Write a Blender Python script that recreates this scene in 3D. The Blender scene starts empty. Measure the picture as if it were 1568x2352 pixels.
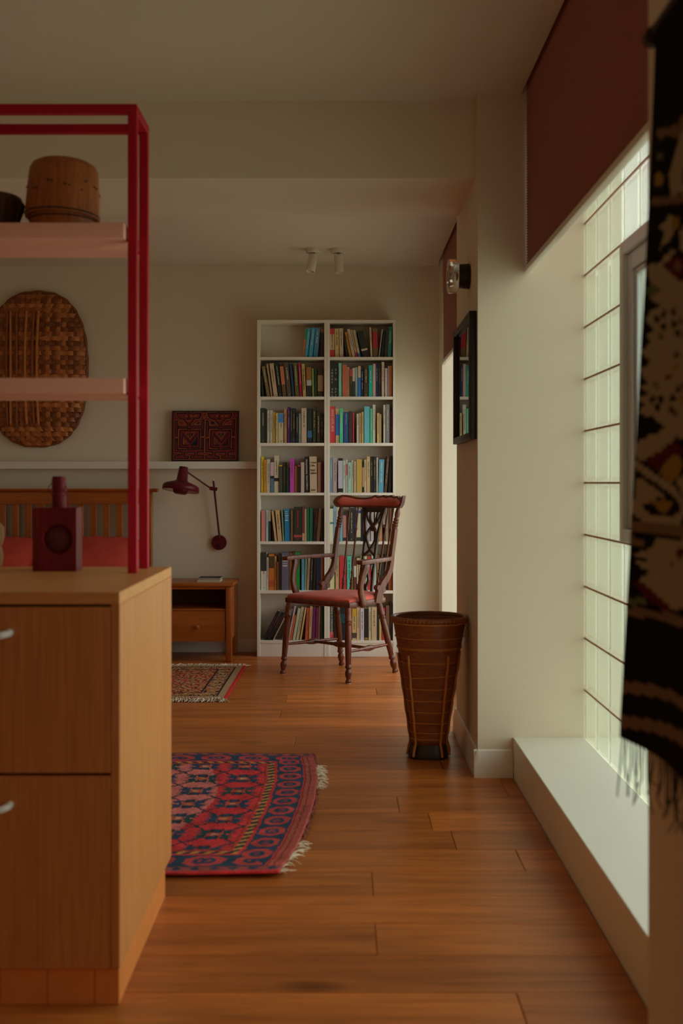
import bpy, bmesh, math, random
from mathutils import Vector, Matrix, noise
random.seed(7)
S = bpy.context.scene
COL = S.collection
# ---------------------------------------------------------------- camera
F_PX, CX, HY, CAMZ = 2611.0, 784.0, 1109.0, 1.136     # focal length in px, vanishing point, eye height
cam_d = bpy.data.cameras.new('camera'); cam = bpy.data.objects.new('camera', cam_d); COL.objects.link(cam)
cam.location = (0, 0, CAMZ); cam.rotation_euler = (math.pi/2, 0, 0)
cam_d.sensor_fit = 'VERTICAL'; cam_d.sensor_height = 36.0
cam_d.lens = F_PX/2352.0*36.0
cam_d.shift_y = -(1176.0-HY)/2352.0
cam_d.clip_start = 0.05
cam_d.dof.use_dof = True; cam_d.dof.focus_distance = 7.1; cam_d.dof.aperture_fstop = 3.6
S.camera = cam
# ---------------------------------------------------------------- sky
SKY_STRENGTH = 1.0
w = bpy.data.worlds.new('overcast_sky'); S.world = w; w.use_nodes = True
nt = w.node_tree; nt.nodes.clear()
out = nt.nodes.new('ShaderNodeOutputWorld'); bg = nt.nodes.new('ShaderNodeBackground')
tc = nt.nodes.new('ShaderNodeTexCoord'); sx = nt.nodes.new('ShaderNodeSeparateXYZ'); rp = nt.nodes.new('ShaderNodeValToRGB')
mr = nt.nodes.new('ShaderNodeMapRange'); mr.inputs['From Min'].default_value = -1; mr.inputs['From Max'].default_value = 1
nt.links.new(tc.outputs['Generated'], sx.inputs[0]); nt.links.new(sx.outputs['Z'], mr.inputs['Value'])
nt.links.new(mr.outputs[0], rp.inputs[0]); nt.links.new(rp.outputs[0], bg.inputs[0]); nt.links.new(bg.outputs[0], out.inputs[0])
cr = rp.color_ramp
cr.elements[0].position = 0.0; cr.elements[0].color = (.36, .34, .26, 1)
cr.elements[1].position = 1.0; cr.elements[1].color = (1.04, 1.04, 1.16, 1)
e = cr.elements.new(.44); e.color = (.44, .44, .38, 1)
e = cr.elements.new(.52); e.color = (.91, .93, .97, 1)
bg.inputs['Strength'].default_value = SKY_STRENGTH
# window portals: they only steer the sampling of the sky through the two windows and the added one
def portal(name, loc, sy, sz):
    l = bpy.data.lights.new(name, 'AREA'); l.shape = 'RECTANGLE'; l.size = sz; l.size_y = sy
    l.cycles.is_portal = True
    o = bpy.data.objects.new(name, l); COL.objects.link(o); o.location = loc
    o.rotation_euler = (0, math.pi/2, 0)   # -Z axis of the light points to -X
    return o
portal('sky_portal', (1.10, 3.17, 1.36), 2.46, 2.5)
portal('sky_portal', (1.10, 6.30, 1.36), 2.30, 2.5)
p3 = portal('sky_portal', (-1.40, -2.78, 1.30), 3.5, 2.3); p3.rotation_euler = (math.pi/2, 0, 0); p3.data.size = 3.5; p3.data.size_y = 2.3
# ---------------------------------------------------------------- view
vs = S.view_settings
S.display_settings.display_device = 'sRGB'
vs.view_transform = 'Standard'; vs.look = 'None'; vs.exposure = 1.68; vs.gamma = 1.0; vs.use_curve_mapping = False

# ================================================================ helpers
def lin(c):
    c = c/255.0
    return c/12.92 if c <= .04045 else ((c+.055)/1.055)**2.4
def hx(h):
    h = h.lstrip('#'); return tuple(lin(int(h[i:i+2], 16)) for i in (0, 2, 4))
WM = {}
def wmat(o): return WM.get(o, Matrix())
def tag(o, label=None, cat=None, group=None, kind=None):
    if label: o['label'] = label
    if cat: o['category'] = cat
    if group: o['group'] = group
    if kind: o['kind'] = kind
    return o
def thing(name, loc=(0, 0, 0), rz=0.0, label=None, cat=None, group=None, kind=None):
    o = bpy.data.objects.new(name, None); o.empty_display_size = .05; COL.objects.link(o)
    o.location = loc; o.rotation_euler = (0, 0, rz)
    WM[o] = Matrix.Translation(loc) @ Matrix.Rotation(rz, 4, 'Z')
    return tag(o, label, cat, group, kind)
def put(name, me, parent=None, loc=(0, 0, 0)):
    o = bpy.data.objects.new(name, me); COL.objects.link(o); o.location = loc
    if parent: o.parent = parent
    return o
def at(x, y, d):
    """real-world point seen at photo pixel x,y when it stands d metres in front of the lens"""
    return Vector(((x-CX)*d/F_PX, d, CAMZ-(y-HY)*d/F_PX))

class MB:
    def __init__(s): s.v = []; s.f = []; s.m = []; s.cur = 0
    def add(s, vs, fs):
        b = len(s.v); s.v += [Vector(p) for p in vs]
        for q in fs: s.f.append([b+i for i in q]); s.m.append(s.cur)
        return s
    def box(s, a, b):
        x0, y0, z0 = [min(p, q) for p, q in zip(a, b)]; x1, y1, z1 = [max(p, q) for p, q in zip(a, b)]
        return s.add([(x0,y0,z0),(x1,y0,z0),(x1,y1,z0),(x0,y1,z0),(x0,y0,z1),(x1,y0,z1),(x1,y1,z1),(x0,y1,z1)],
                     [(0,3,2,1),(4,5,6,7),(0,1,5,4),(1,2,6,5),(2,3,7,6),(3,0,4,7)])
    def rings(s, rings, closed=True, cap=True):
        n = len(rings[0]); vs = [p for r in rings for p in r]; fs = []
        for i in range(len(rings)-1):
            for j in range(n if closed else n-1):
                k = (j+1) % n
                fs.append((i*n+j, i*n+k, (i+1)*n+k, (i+1)*n+j))
        if cap:
            fs.append(tuple(range(n-1, -1, -1))); fs.append(tuple((len(rings)-1)*n+j for j in range(n)))
        return s.add(vs, fs)
    def tube(s, pts, rad, n=8, cap=True):
        pts = [Vector(p) for p in pts]
        if not hasattr(rad, '__len__'): rad = [rad]*len(pts)
        rs = []; u = None
        for i, p in enumerate(pts):
            t = (pts[min(i+1, len(pts)-1)]-pts[max(i-1, 0)]).normalized()
            if u is None:
                a = Vector((0, 0, 1)) if abs(t.z) < .9 else Vector((1, 0, 0)); u = (a-t*a.dot(t)).normalized()
            else: u = (u-t*u.dot(t)).normalized()
            w_ = t.cross(u)
            rs.append([p+(u*math.cos(2*math.pi*k/n)+w_*math.sin(2*math.pi*k/n))*rad[i] for k in range(n)])
        return s.rings(rs, True, cap)
    def bar(s, pts, wd, th, side):
        """rectangular section swept along pts; side = direction of the width"""
        pts = [Vector(p) for p in pts]; side = Vector(side).normalized()
        if not hasattr(wd, '__len__'): wd = [wd]*len(pts)
        if not hasattr(th, '__len__'): th = [th]*len(pts)
        rs = []
        for i, p in enumerate(pts):
            t = (pts[min(i+1, len(pts)-1)]-pts[max(i-1, 0)]).normalized()
            a = (side-t*side.dot(t)).normalized(); b = t.cross(a)
            rs.append([p+a*wd[i]/2+b*th[i]/2, p-a*wd[i]/2+b*th[i]/2, p-a*wd[i]/2-b*th[i]/2, p+a*wd[i]/2-b*th[i]/2])
        return s.rings(rs)
    def lathe(s, a, b, prof, n=16, cap=True):
        """prof: (t along a->b, radius)"""
        a, b = Vector(a), Vector(b); t = (b-a).normalized(); L = (b-a).length
        q = Vector((0, 0, 1)) if abs(t.z) < .9 else Vector((1, 0, 0)); u = (q-t*q.dot(t)).normalized(); w_ = t.cross(u)
        rs = [[a+t*(tt*L)+(u*math.cos(2*math.pi*k/n)+w_*math.sin(2*math.pi*k/n))*r for k in range(n)] for tt, r in prof]
        return s.rings(rs, True, cap)
    def prism(s, poly, axis, lo, hi):
        """poly: 2-D points; axis 0/1/2 = extrusion axis between lo and hi"""
        def P(p, h): return ((h, p[0], p[1]), (p[0], h, p[1]), (p[0], p[1], h))[axis]
        n = len(poly); vs = [P(p, lo) for p in poly]+[P(p, hi) for p in poly]
        fs = [tuple(range(n-1, -1, -1)), tuple(range(n, 2*n))]+[(i, (i+1) % n, n+(i+1) % n, n+i) for i in range(n)]
        return s.add(vs, fs)
    def grid(s, fn, nu, nv):
        vs = [fn(i/nu, j/nv) for j in range(nv+1) for i in range(nu+1)]
        return s.add(vs, [(j*(nu+1)+i, j*(nu+1)+i+1, (j+1)*(nu+1)+i+1, (j+1)*(nu+1)+i) for j in range(nv) for i in range(nu)])
    def build(s, name, mat, parent=None, bevel=0, seg=1, smooth=35, local=False, origin=None, fix=True):
        M = wmat(parent).inverted() if (parent and not local) else Matrix()
        vs = [M @ p for p in s.v]
        loc = Vector((0, 0, 0))
        if parent is None:
            if origin is None:
                xs = [p.x for p in vs]; ys = [p.y for p in vs]
                loc = Vector(((min(xs)+max(xs))/2, (min(ys)+max(ys))/2, min(p.z for p in vs)))
            else: loc = Vector(origin)
            vs = [p-loc for p in vs]
        me = bpy.data.meshes.new(name); me.from_pydata(vs, [], s.f)
        mats = mat if isinstance(mat, (list, tuple)) else [mat]
        for m_ in mats: me.materials.append(m_)
        if len(mats) > 1: me.polygons.foreach_set('material_index', s.m)
        if bevel or fix:
            bm = bmesh.new(); bm.from_mesh(me)
            if fix: bmesh.ops.recalc_face_normals(bm, faces=bm.faces)
            if bevel:
                es = [e_ for e_ in bm.edges if len(e_.link_faces) == 2 and e_.calc_face_angle(0) > .5]
                bmesh.ops.bevel(bm, geom=es, offset=bevel, segments=seg, profile=.5, affect='EDGES', clamp_overlap=True)
            bm.to_mesh(me); bm.free()
        if smooth:
            me.polygons.foreach_set('use_smooth', [True]*len(me.polygons)); me.set_sharp_from_angle(angle=math.radians(smooth))
        o = put(name, me, parent, loc)
        if parent is None: WM[o] = Matrix.Translation(loc)
        return o

# ---------------------------------------------------------------- materials
MATS = {}
def base(name):
    m = bpy.data.materials.new(name); m.use_nodes = True; n = m.node_tree.nodes
    return m, n, m.node_tree.links, n['Principled BSDF']
def paint(name, rgb, rough=.6, var=.05, scale=8.0, bump=0.0, metal=0.0, spec=.5, sheen=0.0):
    """plain procedural finish: colour with a little noise, optional fine relief"""
    if name in MATS: return MATS[name]
    m, n, L, p = base(name)
    p.inputs['Roughness'].default_value = rough; p.inputs['Metallic'].default_value = metal
    p.inputs['Specular IOR Level'].default_value = spec
    if sheen: p.inputs['Sheen Weight'].default_value = sheen
    tx = n.new('ShaderNodeTexCoord'); nz = n.new('ShaderNodeTexNoise'); nz.inputs['Scale'].default_value = scale; nz.inputs['Detail'].default_value = 4
    L.new(tx.outputs['Object'], nz.inputs['Vector'])
    mx = n.new('ShaderNodeMix'); mx.data_type = 'RGBA'
    mx.inputs[6].default_value = (*[c*(1-var) for c in rgb], 1); mx.inputs[7].default_value = (*[min(1, c*(1+var)) for c in rgb], 1)
    L.new(nz.outputs[0], mx.inputs[0]); L.new(mx.outputs[2], p.inputs['Base Color'])
    if bump:
        b = n.new('ShaderNodeBump'); b.inputs['Strength'].default_value = bump; b.inputs['Distance'].default_value = .004
        nb = n.new('ShaderNodeTexNoise'); nb.inputs['Scale'].default_value = scale*12; L.new(tx.outputs['Object'], nb.inputs['Vector'])
        L.new(nb.outputs[0], b.inputs['Height']); L.new(b.outputs[0], p.inputs['Normal'])
    MATS[name] = m; return m
def wood(name, dark, light, axis=0, scale=1.0, rough=.4, knots=False, rnd=0.0, contrast=1.0, spec=.5):
    """grain running along axis"""
    if name in MATS: return MATS[name]
    m, n, L, p = base(name)
    p.inputs['Roughness'].default_value = rough; p.inputs['Specular IOR Level'].default_value = spec
    tx = n.new('ShaderNodeTexCoord'); oi = n.new('ShaderNodeObjectInfo')
    ad = n.new('ShaderNodeVectorMath'); ad.operation = 'ADD'
    mu = n.new('ShaderNodeMath'); mu.operation = 'MULTIPLY'; mu.inputs[1].default_value = 37.0
    L.new(oi.outputs['Random'], mu.inputs[0]); L.new(tx.outputs['Object'], ad.inputs[0]); L.new(mu.outputs[0], ad.inputs[1])
    mp = n.new('ShaderNodeMapping'); sc = [14*scale]*3; sc[axis] = 1.1*scale; mp.inputs['Scale'].default_value = sc
    L.new(ad.outputs[0], mp.inputs[0])
    n1 = n.new('ShaderNodeTexNoise'); n1.inputs['Scale'].default_value = 1.6; n1.inputs['Detail'].default_value = 7; n1.inputs['Roughness'].default_value = .62; n1.inputs['Distortion'].default_value = .6
    L.new(mp.outputs[0], n1.inputs['Vector'])
    r = n.new('ShaderNodeValToRGB'); r.color_ramp.elements[0].position = .5-.22/contrast; r.color_ramp.elements[1].position = .5+.22/contrast
    r.color_ramp.elements[0].color = (*dark, 1); r.color_ramp.elements[1].color = (*light, 1)
    L.new(n1.outputs[0], r.inputs[0]); colr = r.outputs[0]
    mp2 = n.new('ShaderNodeMapping'); sc = [90*scale]*3; sc[axis] = 3*scale; mp2.inputs['Scale'].default_value = sc
    L.new(ad.outputs[0], mp2.inputs[0])
    n2 = n.new('ShaderNodeTexNoise'); n2.inputs['Scale'].default_value = 2; n2.inputs['Detail'].default_value = 3; L.new(mp2.outputs[0], n2.inputs['Vector'])
    mm = n.new('ShaderNodeMix'); mm.data_type = 'RGBA'; mm.blend_type = 'MULTIPLY'; mm.inputs[0].default_value = .35
    rr = n.new('ShaderNodeValToRGB'); rr.color_ramp.elements[0].position = .35; rr.color_ramp.elements[0].color = (.55, .5, .45, 1); rr.color_ramp.elements[1].position = .6
    L.new(n2.outputs[0], rr.inputs[0]); L.new(colr, mm.inputs[6]); L.new(rr.outputs[0], mm.inputs[7]); colr = mm.outputs[2]
    if knots:
        mp3 = n.new('ShaderNodeMapping'); sc = [3.2]*3; sc[axis] = 1.5; mp3.inputs['Scale'].default_value = sc; L.new(ad.outputs[0], mp3.inputs[0])
        vo = n.new('ShaderNodeTexVoronoi'); vo.inputs['Scale'].default_value = 1.0; L.new(mp3.outputs[0], vo.inputs['Vector'])
        kr = n.new('ShaderNodeValToRGB'); kr.color_ramp.elements[0].position = .03; kr.color_ramp.elements[0].color = (.22, .16, .12, 1); kr.color_ramp.elements[1].position = .15
        L.new(vo.outputs['Distance'], kr.inputs[0])
        k2 = n.new('ShaderNodeMix'); k2.data_type = 'RGBA'; k2.blend_type = 'MULTIPLY'; k2.inputs[0].default_value = .8
        L.new(colr, k2.inputs[6]); L.new(kr.outputs[0], k2.inputs[7]); colr = k2.outputs[2]
    if rnd:
        hv = n.new('ShaderNodeHueSaturation'); mr_ = n.new('ShaderNodeMapRange'); mr_.inputs['To Min'].default_value = 1-rnd; mr_.inputs['To Max'].default_value = 1+rnd
        L.new(oi.outputs['Random'], mr_.inputs[0]); L.new(mr_.outputs[0], hv.inputs['Value']); L.new(colr, hv.inputs['Color']); colr = hv.outputs[0]
    L.new(colr, p.inputs['Base Color'])
    b = n.new('ShaderNodeBump'); b.inputs['Strength'].default_value = .12; b.inputs['Distance'].default_value = .002
    L.new(n2.outputs[0], b.inputs['Height']); L.new(b.outputs[0], p.inputs['Normal'])
    MATS[name] = m; return m
def vcol(name, rough=.9, bump=.5, scale=400, var=.25, sheen=.0):
    """woven colours kept in the mesh colour attribute 'yarn'"""
    if name in MATS: return MATS[name]
    m, n, L, p = base(name); p.inputs['Roughness'].default_value = rough; p.inputs['Specular IOR Level'].default_value = .05
    p.inputs['Sheen Weight'].default_value = sheen
    a = n.new('ShaderNodeVertexColor'); a.layer_name = 'yarn'
    tx = n.new('ShaderNodeTexCoord'); nz = n.new('ShaderNodeTexNoise'); nz.inputs['Scale'].default_value = scale; nz.inputs['Detail'].default_value = 2
    L.new(tx.outputs['Object'], nz.inputs['Vector'])
    mr_ = n.new('ShaderNodeMapRange'); mr_.inputs['From Min'].default_value = .25; mr_.inputs['From Max'].default_value = .75; mr_.inputs['To Min'].default_value = 1-var; mr_.inputs['To Max'].default_value = 1+var
    L.new(nz.outputs[0], mr_.inputs[0])
    hv = n.new('ShaderNodeHueSaturation'); L.new(a.outputs[0], hv.inputs['Color']); L.new(mr_.outputs[0], hv.inputs['Value'])
    L.new(hv.outputs[0], p.inputs['Base Color'])
    b = n.new('ShaderNodeBump'); b.inputs['Strength'].default_value = bump; b.inputs['Distance'].default_value = .003
    L.new(nz.outputs[0], b.inputs['Height']); L.new(b.outputs[0], p.inputs['Normal'])
    MATS[name] = m; return m
def set_yarn(o, cols):
    me = o.data; at_ = me.color_attributes.new('yarn', 'FLOAT_COLOR', 'CORNER'); buf = []
    for pl, c in zip(me.polygons, cols): buf += [c[0], c[1], c[2], 1.0]*pl.loop_total
    at_.data.foreach_set('color', buf)

WALL = paint('warm_white_paint', (.81, .72, .56), .75, .02, 3, .03)
CEIL = paint('ceiling_paint', (.78, .70, .56), .8, .02, 3)
TRIM = paint('white_satin_paint', (.85, .82, .73), .4, .02, 4)
SHELFW = paint('white_lacquer', (.87, .81, .69), .45, .02, 4)
BLACK = paint('black_lacquer', (.012, .011, .010), .4, .1)
FLOORW = wood('oiled_oak_floor', (.36, .100, .016), (.70, .215, .042), 0, 1.0, .34, True, .20, 1.1, .32)
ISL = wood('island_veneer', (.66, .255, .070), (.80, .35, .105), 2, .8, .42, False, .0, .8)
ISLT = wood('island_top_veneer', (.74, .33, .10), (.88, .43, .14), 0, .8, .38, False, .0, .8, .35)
PINE = wood('honey_pine', (.34, .082, .010), (.52, .150, .020), 2, 1, .4)
PINEX = wood('honey_pine_lengthwise', (.34, .082, .010), (.52, .150, .020), 0, 1, .35)
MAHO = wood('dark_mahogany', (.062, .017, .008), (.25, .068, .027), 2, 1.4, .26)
# ================================================================ the room
PX = .526            # face of the wall piers on the window side
NZ = 4.39            # far end of the near window bay
def struct(name, mb, mat, parent=None, **k):
    o = mb.build(name, mat, parent, **k)
    if parent is None: o['kind'] = 'structure'
    return o
struct('wall_back', MB().box((-3.5, 7.64, 0), (.655, 7.8, 2.75)), WALL)
struct('wall_left', MB().box((-3.6, -2.5, 0), (-3.45, 7.8, 2.75)), WALL)
struct('wall_front', MB().box((-3.6, -2.65, 0), (-3.10, -2.5, 2.75)).box((.30, -2.65, 0), (1.1, -2.5, 2.75)).box((-3.10, -2.65, 0), (.30, -2.5, .20)).box((-3.10, -2.65, 2.40), (.30, -2.5, 2.75)), WALL)
struct('wall_right', MB().box((PX, -2.5, 0), (1.08, 1.95, 2.76)), WALL)
struct('wall_right', MB().box((PX, NZ, 0), (1.08, 5.19, 2.76)), WALL)
struct('wall_right', MB().box((.655, 7.41, 0), (1.08, 7.8, 2.76)), WALL)
struct('wall_right', MB().box((.935, 1.95, -.05), (1.08, NZ, .136)).box((.935, 5.19, -.05), (1.08, 7.41, .16)).box((.935, 1.95, 2.536), (1.08, NZ, 2.80)).box((.935, 5.19, 2.45), (1.08, 7.41, 2.8)), WALL)
struct('ceiling', MB().box((-3.5, -2.6, 2.639), (.694, 4.50, 2.80)).box((.694, 1.95, 2.72), (1.08, NZ, 2.82)), CEIL)
struct('ceiling', MB().box((-3.5, 5.05, 2.593), (.640, 7.7, 2.80)).box((.640, 5.19, 2.70), (1.08, 7.5, 2.82)), CEIL)
struct('trim_1', MB().box((-3.5, 4.47, 2.334), (PX, 5.088, 2.70)), WALL)      # downstand beam
# floor: oak planks laid across the room
fl = struct('floor', MB().box((-3.5, -2.6, -.10), (1.0, 7.7, -.016)), paint('subfloor', (.03, .015, .008), .9))
joints = {(3.914): .20, (3.126): .0876, (2.732): .0856, (2.338): .389, (4.899): -.204, (5.49): -.30, (5.884): -.29, (6.081): .19, (4.702): .62}
ROW = .197; r0 = 2.535-ROW*26
k = 0
while r0+ROW*k < 7.64:
    y0 = r0+ROW*k; y1 = min(y0+ROW, 7.64); jx = None
    for q, xx in joints.items():
        if abs(q-y0) < .05: jx = xx
    if jx is None: jx = random.uniform(-1.7, -.75) if y0 > 2.4 else random.uniform(-1.2, .5)
    xmax = .66
    xs = [jx]
    while xs[0] > -3.45: xs.insert(0, xs[0]-random.uniform(1.75, 2.05))
    while xs[-1] < xmax: xs.append(xs[-1]+random.uniform(1.85, 2.0))
    for a, b in zip(xs[:-1], xs[1:]):
        a_, b_ = max(a, -3.45), min(b, xmax)
        if b_-a_ < .03: continue
        MB().box((a_+.0009, y0+.0008, -.016), (b_-.0009, y1-.0010, 0)).build('plank', FLOORW, fl, bevel=.0012, smooth=0)
    k += 1
# baseboards with a chamfered top
def skirting(name, a, b, out_, h=.107, t=.016):
    """profile swept from a to b, projecting along out_"""
    a, b, o_ = Vector(a), Vector(b), Vector(out_)
    pr = [(0, 0), (t, 0), (t, h-.048), (t-.009, h-.004), (0, h)]
    mb = MB().rings([[p+o_*u+Vector((0, 0, z)) for u, z in pr] for p in (a, b)])
    return struct(name, mb, TRIM, smooth=20)
skirting('baseboard_right', (PX, NZ-.0155, 0), (PX, 5.206, 0), (-1, 0, 0))
skirting('baseboard_right', (PX-.0157, NZ, 0), (.660, NZ, 0), (0, -1, 0))
skirting('baseboard_back', (.36, 7.64, 0), (.655, 7.64, 0), (0, -1, 0), .085, .012)
skirting('baseboard_back', (-3.45, 7.64, 0), (-.56, 7.64, 0), (0, -1, 0), .085, .012)
skirting('baseboard_left', (-3.45, 7.64, 0), (-3.45, -2.5, 0), (1, 0, 0))

# ---------------------------------------------------------------- glass-block window
def glass_block_mat():
    m, n, L, p = base('glass_block'); n.remove(p); o_ = n['Material Output']
    tr = n.new('ShaderNodeBsdfTransparent'); tr.inputs[0].default_value = (.91, .96, .885, 1)
    tl = n.new('ShaderNodeBsdfTranslucent'); tl.inputs[0].default_value = (.80, .88, .76, 1)
    gl = n.new('ShaderNodeBsdfGlossy'); gl.inputs['Roughness'].default_value = .12; gl.inputs[0].default_value = (.95, 1, .95, 1)
    m1 = n.new('ShaderNodeMixShader'); m1.inputs[0].default_value = .17
    L.new(tr.outputs[0], m1.inputs[1]); L.new(tl.outputs[0], m1.inputs[2])
    lw = n.new('ShaderNodeLayerWeight'); lw.inputs['Blend'].default_value = .5
    pw = n.new('ShaderNodeMath'); pw.operation = 'POWER'; pw.inputs[1].default_value = 1.45; L.new(lw.outputs['Facing'], pw.inputs[0])
    ml = n.new('ShaderNodeMath'); ml.operation = 'MULTIPLY_ADD'; ml.inputs[1].default_value = .92; ml.inputs[2].default_value = .04; L.new(pw.outputs[0], ml.inputs[0])
    m2 = n.new('ShaderNodeMixShader'); L.new(ml.outputs[0], m2.inputs[0]); L.new(m1.outputs[0], m2.inputs[1]); L.new(gl.outputs[0], m2.inputs[2])
    L.new(m2.outputs[0], o_.inputs[0]); return m
GBM = glass_block_mat()
MORT = paint('brown_grout', (.40, .19, .12), .8)
GREYF = paint('grey_painted_metal', (.60, .66, .66), .4)
win = thing('window_1', (.935, 3.17, .136), kind='structure')
P = .2
def rect(x, i): return [Vector((x, -.0990+i, -.0975+i)), Vector((x, .0990-i, -.0975+i)), Vector((x, .0990-i, .0975-i)), Vector((x, -.0990+i, .0975-i))]
gb = MB().rings([rect(.0015, .018), rect(.005, .009), rect(.005, .002), rect(.003, 0), rect(-.003, 0), rect(-.005, .002), rect(-.005, .009), rect(-.0015, .018)])   # pressed face with a raised lip
gbo = None
VY0, VY1, VR0, VR1 = NZ-7*P, NZ-3*P, -1, 4       # opening of the vent in the block grid
for r in range(-5, 7):
    for c in range(13):
        yc = NZ-(c+.5)*P; zc = CAMZ+(r+.5)*P
        if VY0 < yc < VY1 and VR0 <= r < VR1: continue
        if yc < 1.93: continue
        loc = wmat(win).inverted() @ Vector((.942, yc, zc))
        if gbo is None:
            gbo = gb.build('glass_block', GBM, win, local=True, smooth=0); gbo.location = loc
        else:
            o = gbo.copy(); COL.objects.link(o); o.parent = win; o.location = loc
mo = MB()
for r in range(-5, 8):
    z = CAMZ+r*P
    if VR0 < r < VR1:
        mo.box((.9375, NZ-3*P, z-.0032), (.9435, NZ, z+.0032)); mo.box((.9375, 1.95, z-.0032), (.9435, VY0, z+.0032))
    else: mo.box((.9375, 1.95, z-.0032), (.9435, NZ, z+.0032))
for c in range(13):
    y = NZ-c*P
    segs = [(CAMZ-5*P, CAMZ+7*P)] if not (VY0 < y < VY1) else [(CAMZ-5*P, CAMZ+VR0*P), (CAMZ+VR1*P, CAMZ+7*P)]
    for z0, z1 in segs: mo.box((.942, y-.0012, z0), (.9445, y+.0012, z1))
mo.build('grout', MORT, win, smooth=0)
# opening vent: jamb, sash, pane
z0, z1 = CAMZ+VR0*P+.004, CAMZ+VR1*P-.004
vf = MB()
def frame(mb, x0, x1, ya, yb, za, zb, wd):
    mb.box((x0, ya, za), (x1, ya+wd, zb)).box((x0, yb-wd, za), (x1, yb, zb)).box((x0, ya+wd, za), (x1, yb-wd, za+wd)).box((x0, ya+wd, zb-wd), (x1, yb-wd, zb))
frame(vf, .925, .985, VY0+.004, VY1-.004, z0, z1, .045)
vf.build('vent_frame', GREYF, win, bevel=.003)
sf = MB(); frame(sf, .940, .980, VY0+.05, VY1-.05, z0+.046, z1-.046, .055); frame(sf, .950, .975, VY0+.106, VY1-.106, z0+.102, z1-.102, .018)
sf.build('sash', GREYF, win, bevel=.003)
MB().box((.958, VY0+.115, z0+.11), (.964, VY1-.115, z1-.11)).build('pane', GBM, win)
MB().box((.662, 1.95, -.05), (.936, NZ, .1535)).build('window_sill', TRIM, win, bevel=.002)
# added fill: unseen window and warm-tinted curtain, lighting surfaces that face the viewer
def sheer(name, col, k=.25):
    m, n, L, p = base(name); n.remove(p)
    tr = n.new('ShaderNodeBsdfTransparent'); tr.inputs[0].default_value = (*col, 1)
    tl = n.new('ShaderNodeBsdfTranslucent'); tl.inputs[0].default_value = (*col, 1)
    mx = n.new('ShaderNodeMixShader'); mx.inputs[0].default_value = k
    L.new(tr.outputs[0], mx.inputs[1]); L.new(tl.outputs[0], mx.inputs[2]); L.new(mx.outputs[0], n['Material Output'].inputs[0]); return m
w3 = thing('fill_window', (-1.4, -2.58, .2), kind='structure')
f3 = MB()
for xa in (-3.10, -1.98, -.86, .24): f3.box((xa, -2.62, .20), (xa+.06, -2.54, 2.40))
f3.box((-3.04, -2.62, .20), (.24, -2.54, .26)).box((-3.04, -2.62, 2.34), (.24, -2.54, 2.40)).build('window_frame', TRIM, w3, bevel=.003)
ct = MB(); NC = 160
ct.grid(lambda i, j: Vector((-3.2+3.6*i, -2.42+.03*math.sin(i*150), .03+2.5*j)), NC, 2).build('fill_curtain', sheer('apricot_fill_sheer', (.19, .098, .050), .3), w3, smooth=180, fix=False)
PANE = sheer('clear_pane', (.84, .86, .82), 0.0)
# far window bay: plain glazed light, hidden behind the pier
w2 = thing('window_2', (.935, 6.3, .16), kind='structure')
f2 = MB(); frame(f2, .93, .99, 5.19, 7.41, .16, 2.45, .05); f2.box((.93, 6.27, .21), (.99, 6.33, 2.40)); f2.build('window_frame', TRIM, w2, bevel=.003)
MB().box((.956, 5.24, .21), (.962, 6.27, 2.40)).build('pane', PANE, w2); MB().box((.956, 6.33, .21), (.962, 7.36, 2.40)).build('pane', PANE, w2)
MB().box((.662, 5.19, -.05), (.936, 7.41, .1535)).build('window_sill', TRIM, w2, bevel=.002)

# ---------------------------------------------------------------- pleated blinds
BLF = paint('terracotta_blind_cloth', (.46, .21, .18), .9, .06, 30)
def blind(x, ya, yb, zb, zt, label, group=None):
    t = thing('pleated_blind', (x, (ya+yb)/2, zb), label=label, cat='blind')
    n_ = int((zt-zb-.03)/.0105); pts = []
    for i in range(n_*2+1):
        z = zb+.022+(zt-zb-.05)*i/(n_*2)
        pts.append((x+(-.004 if i % 2 else .004), z))
    mb = MB()
    mb.rings([[Vector((px_, y, z)) for px_, z in pts] for y in (ya, yb)], False, False)
    back = [[Vector((px_+.006, y, z)) for px_, z in pts] for y in (ya, yb)]
    mb.rings(back, False, False)
    mb.build('pleated_cloth', BLF, t, smooth=0, fix=False)
    MB().box((x-.013, ya, zb), (x+.013, yb, zb+.024)).build('bottom_rail', TRIM, t, bevel=.006, seg=2)
    MB().box((x-.010, ya, zt-.03), (x+.016, yb, zt)).build('head_rail', paint('bronze_rail', (.05, .03, .02), .5), t, bevel=.002)
    return t
blind(.716, 1.955, NZ-.004, 1.945, 2.72, 'large terracotta pleated blind half lowered over the glass-block window')
blind(.664, 5.195, 7.405, 1.905, 2.70, 'small-looking terracotta pleated blind beyond the pier, beside the bookcase wall')
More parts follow.
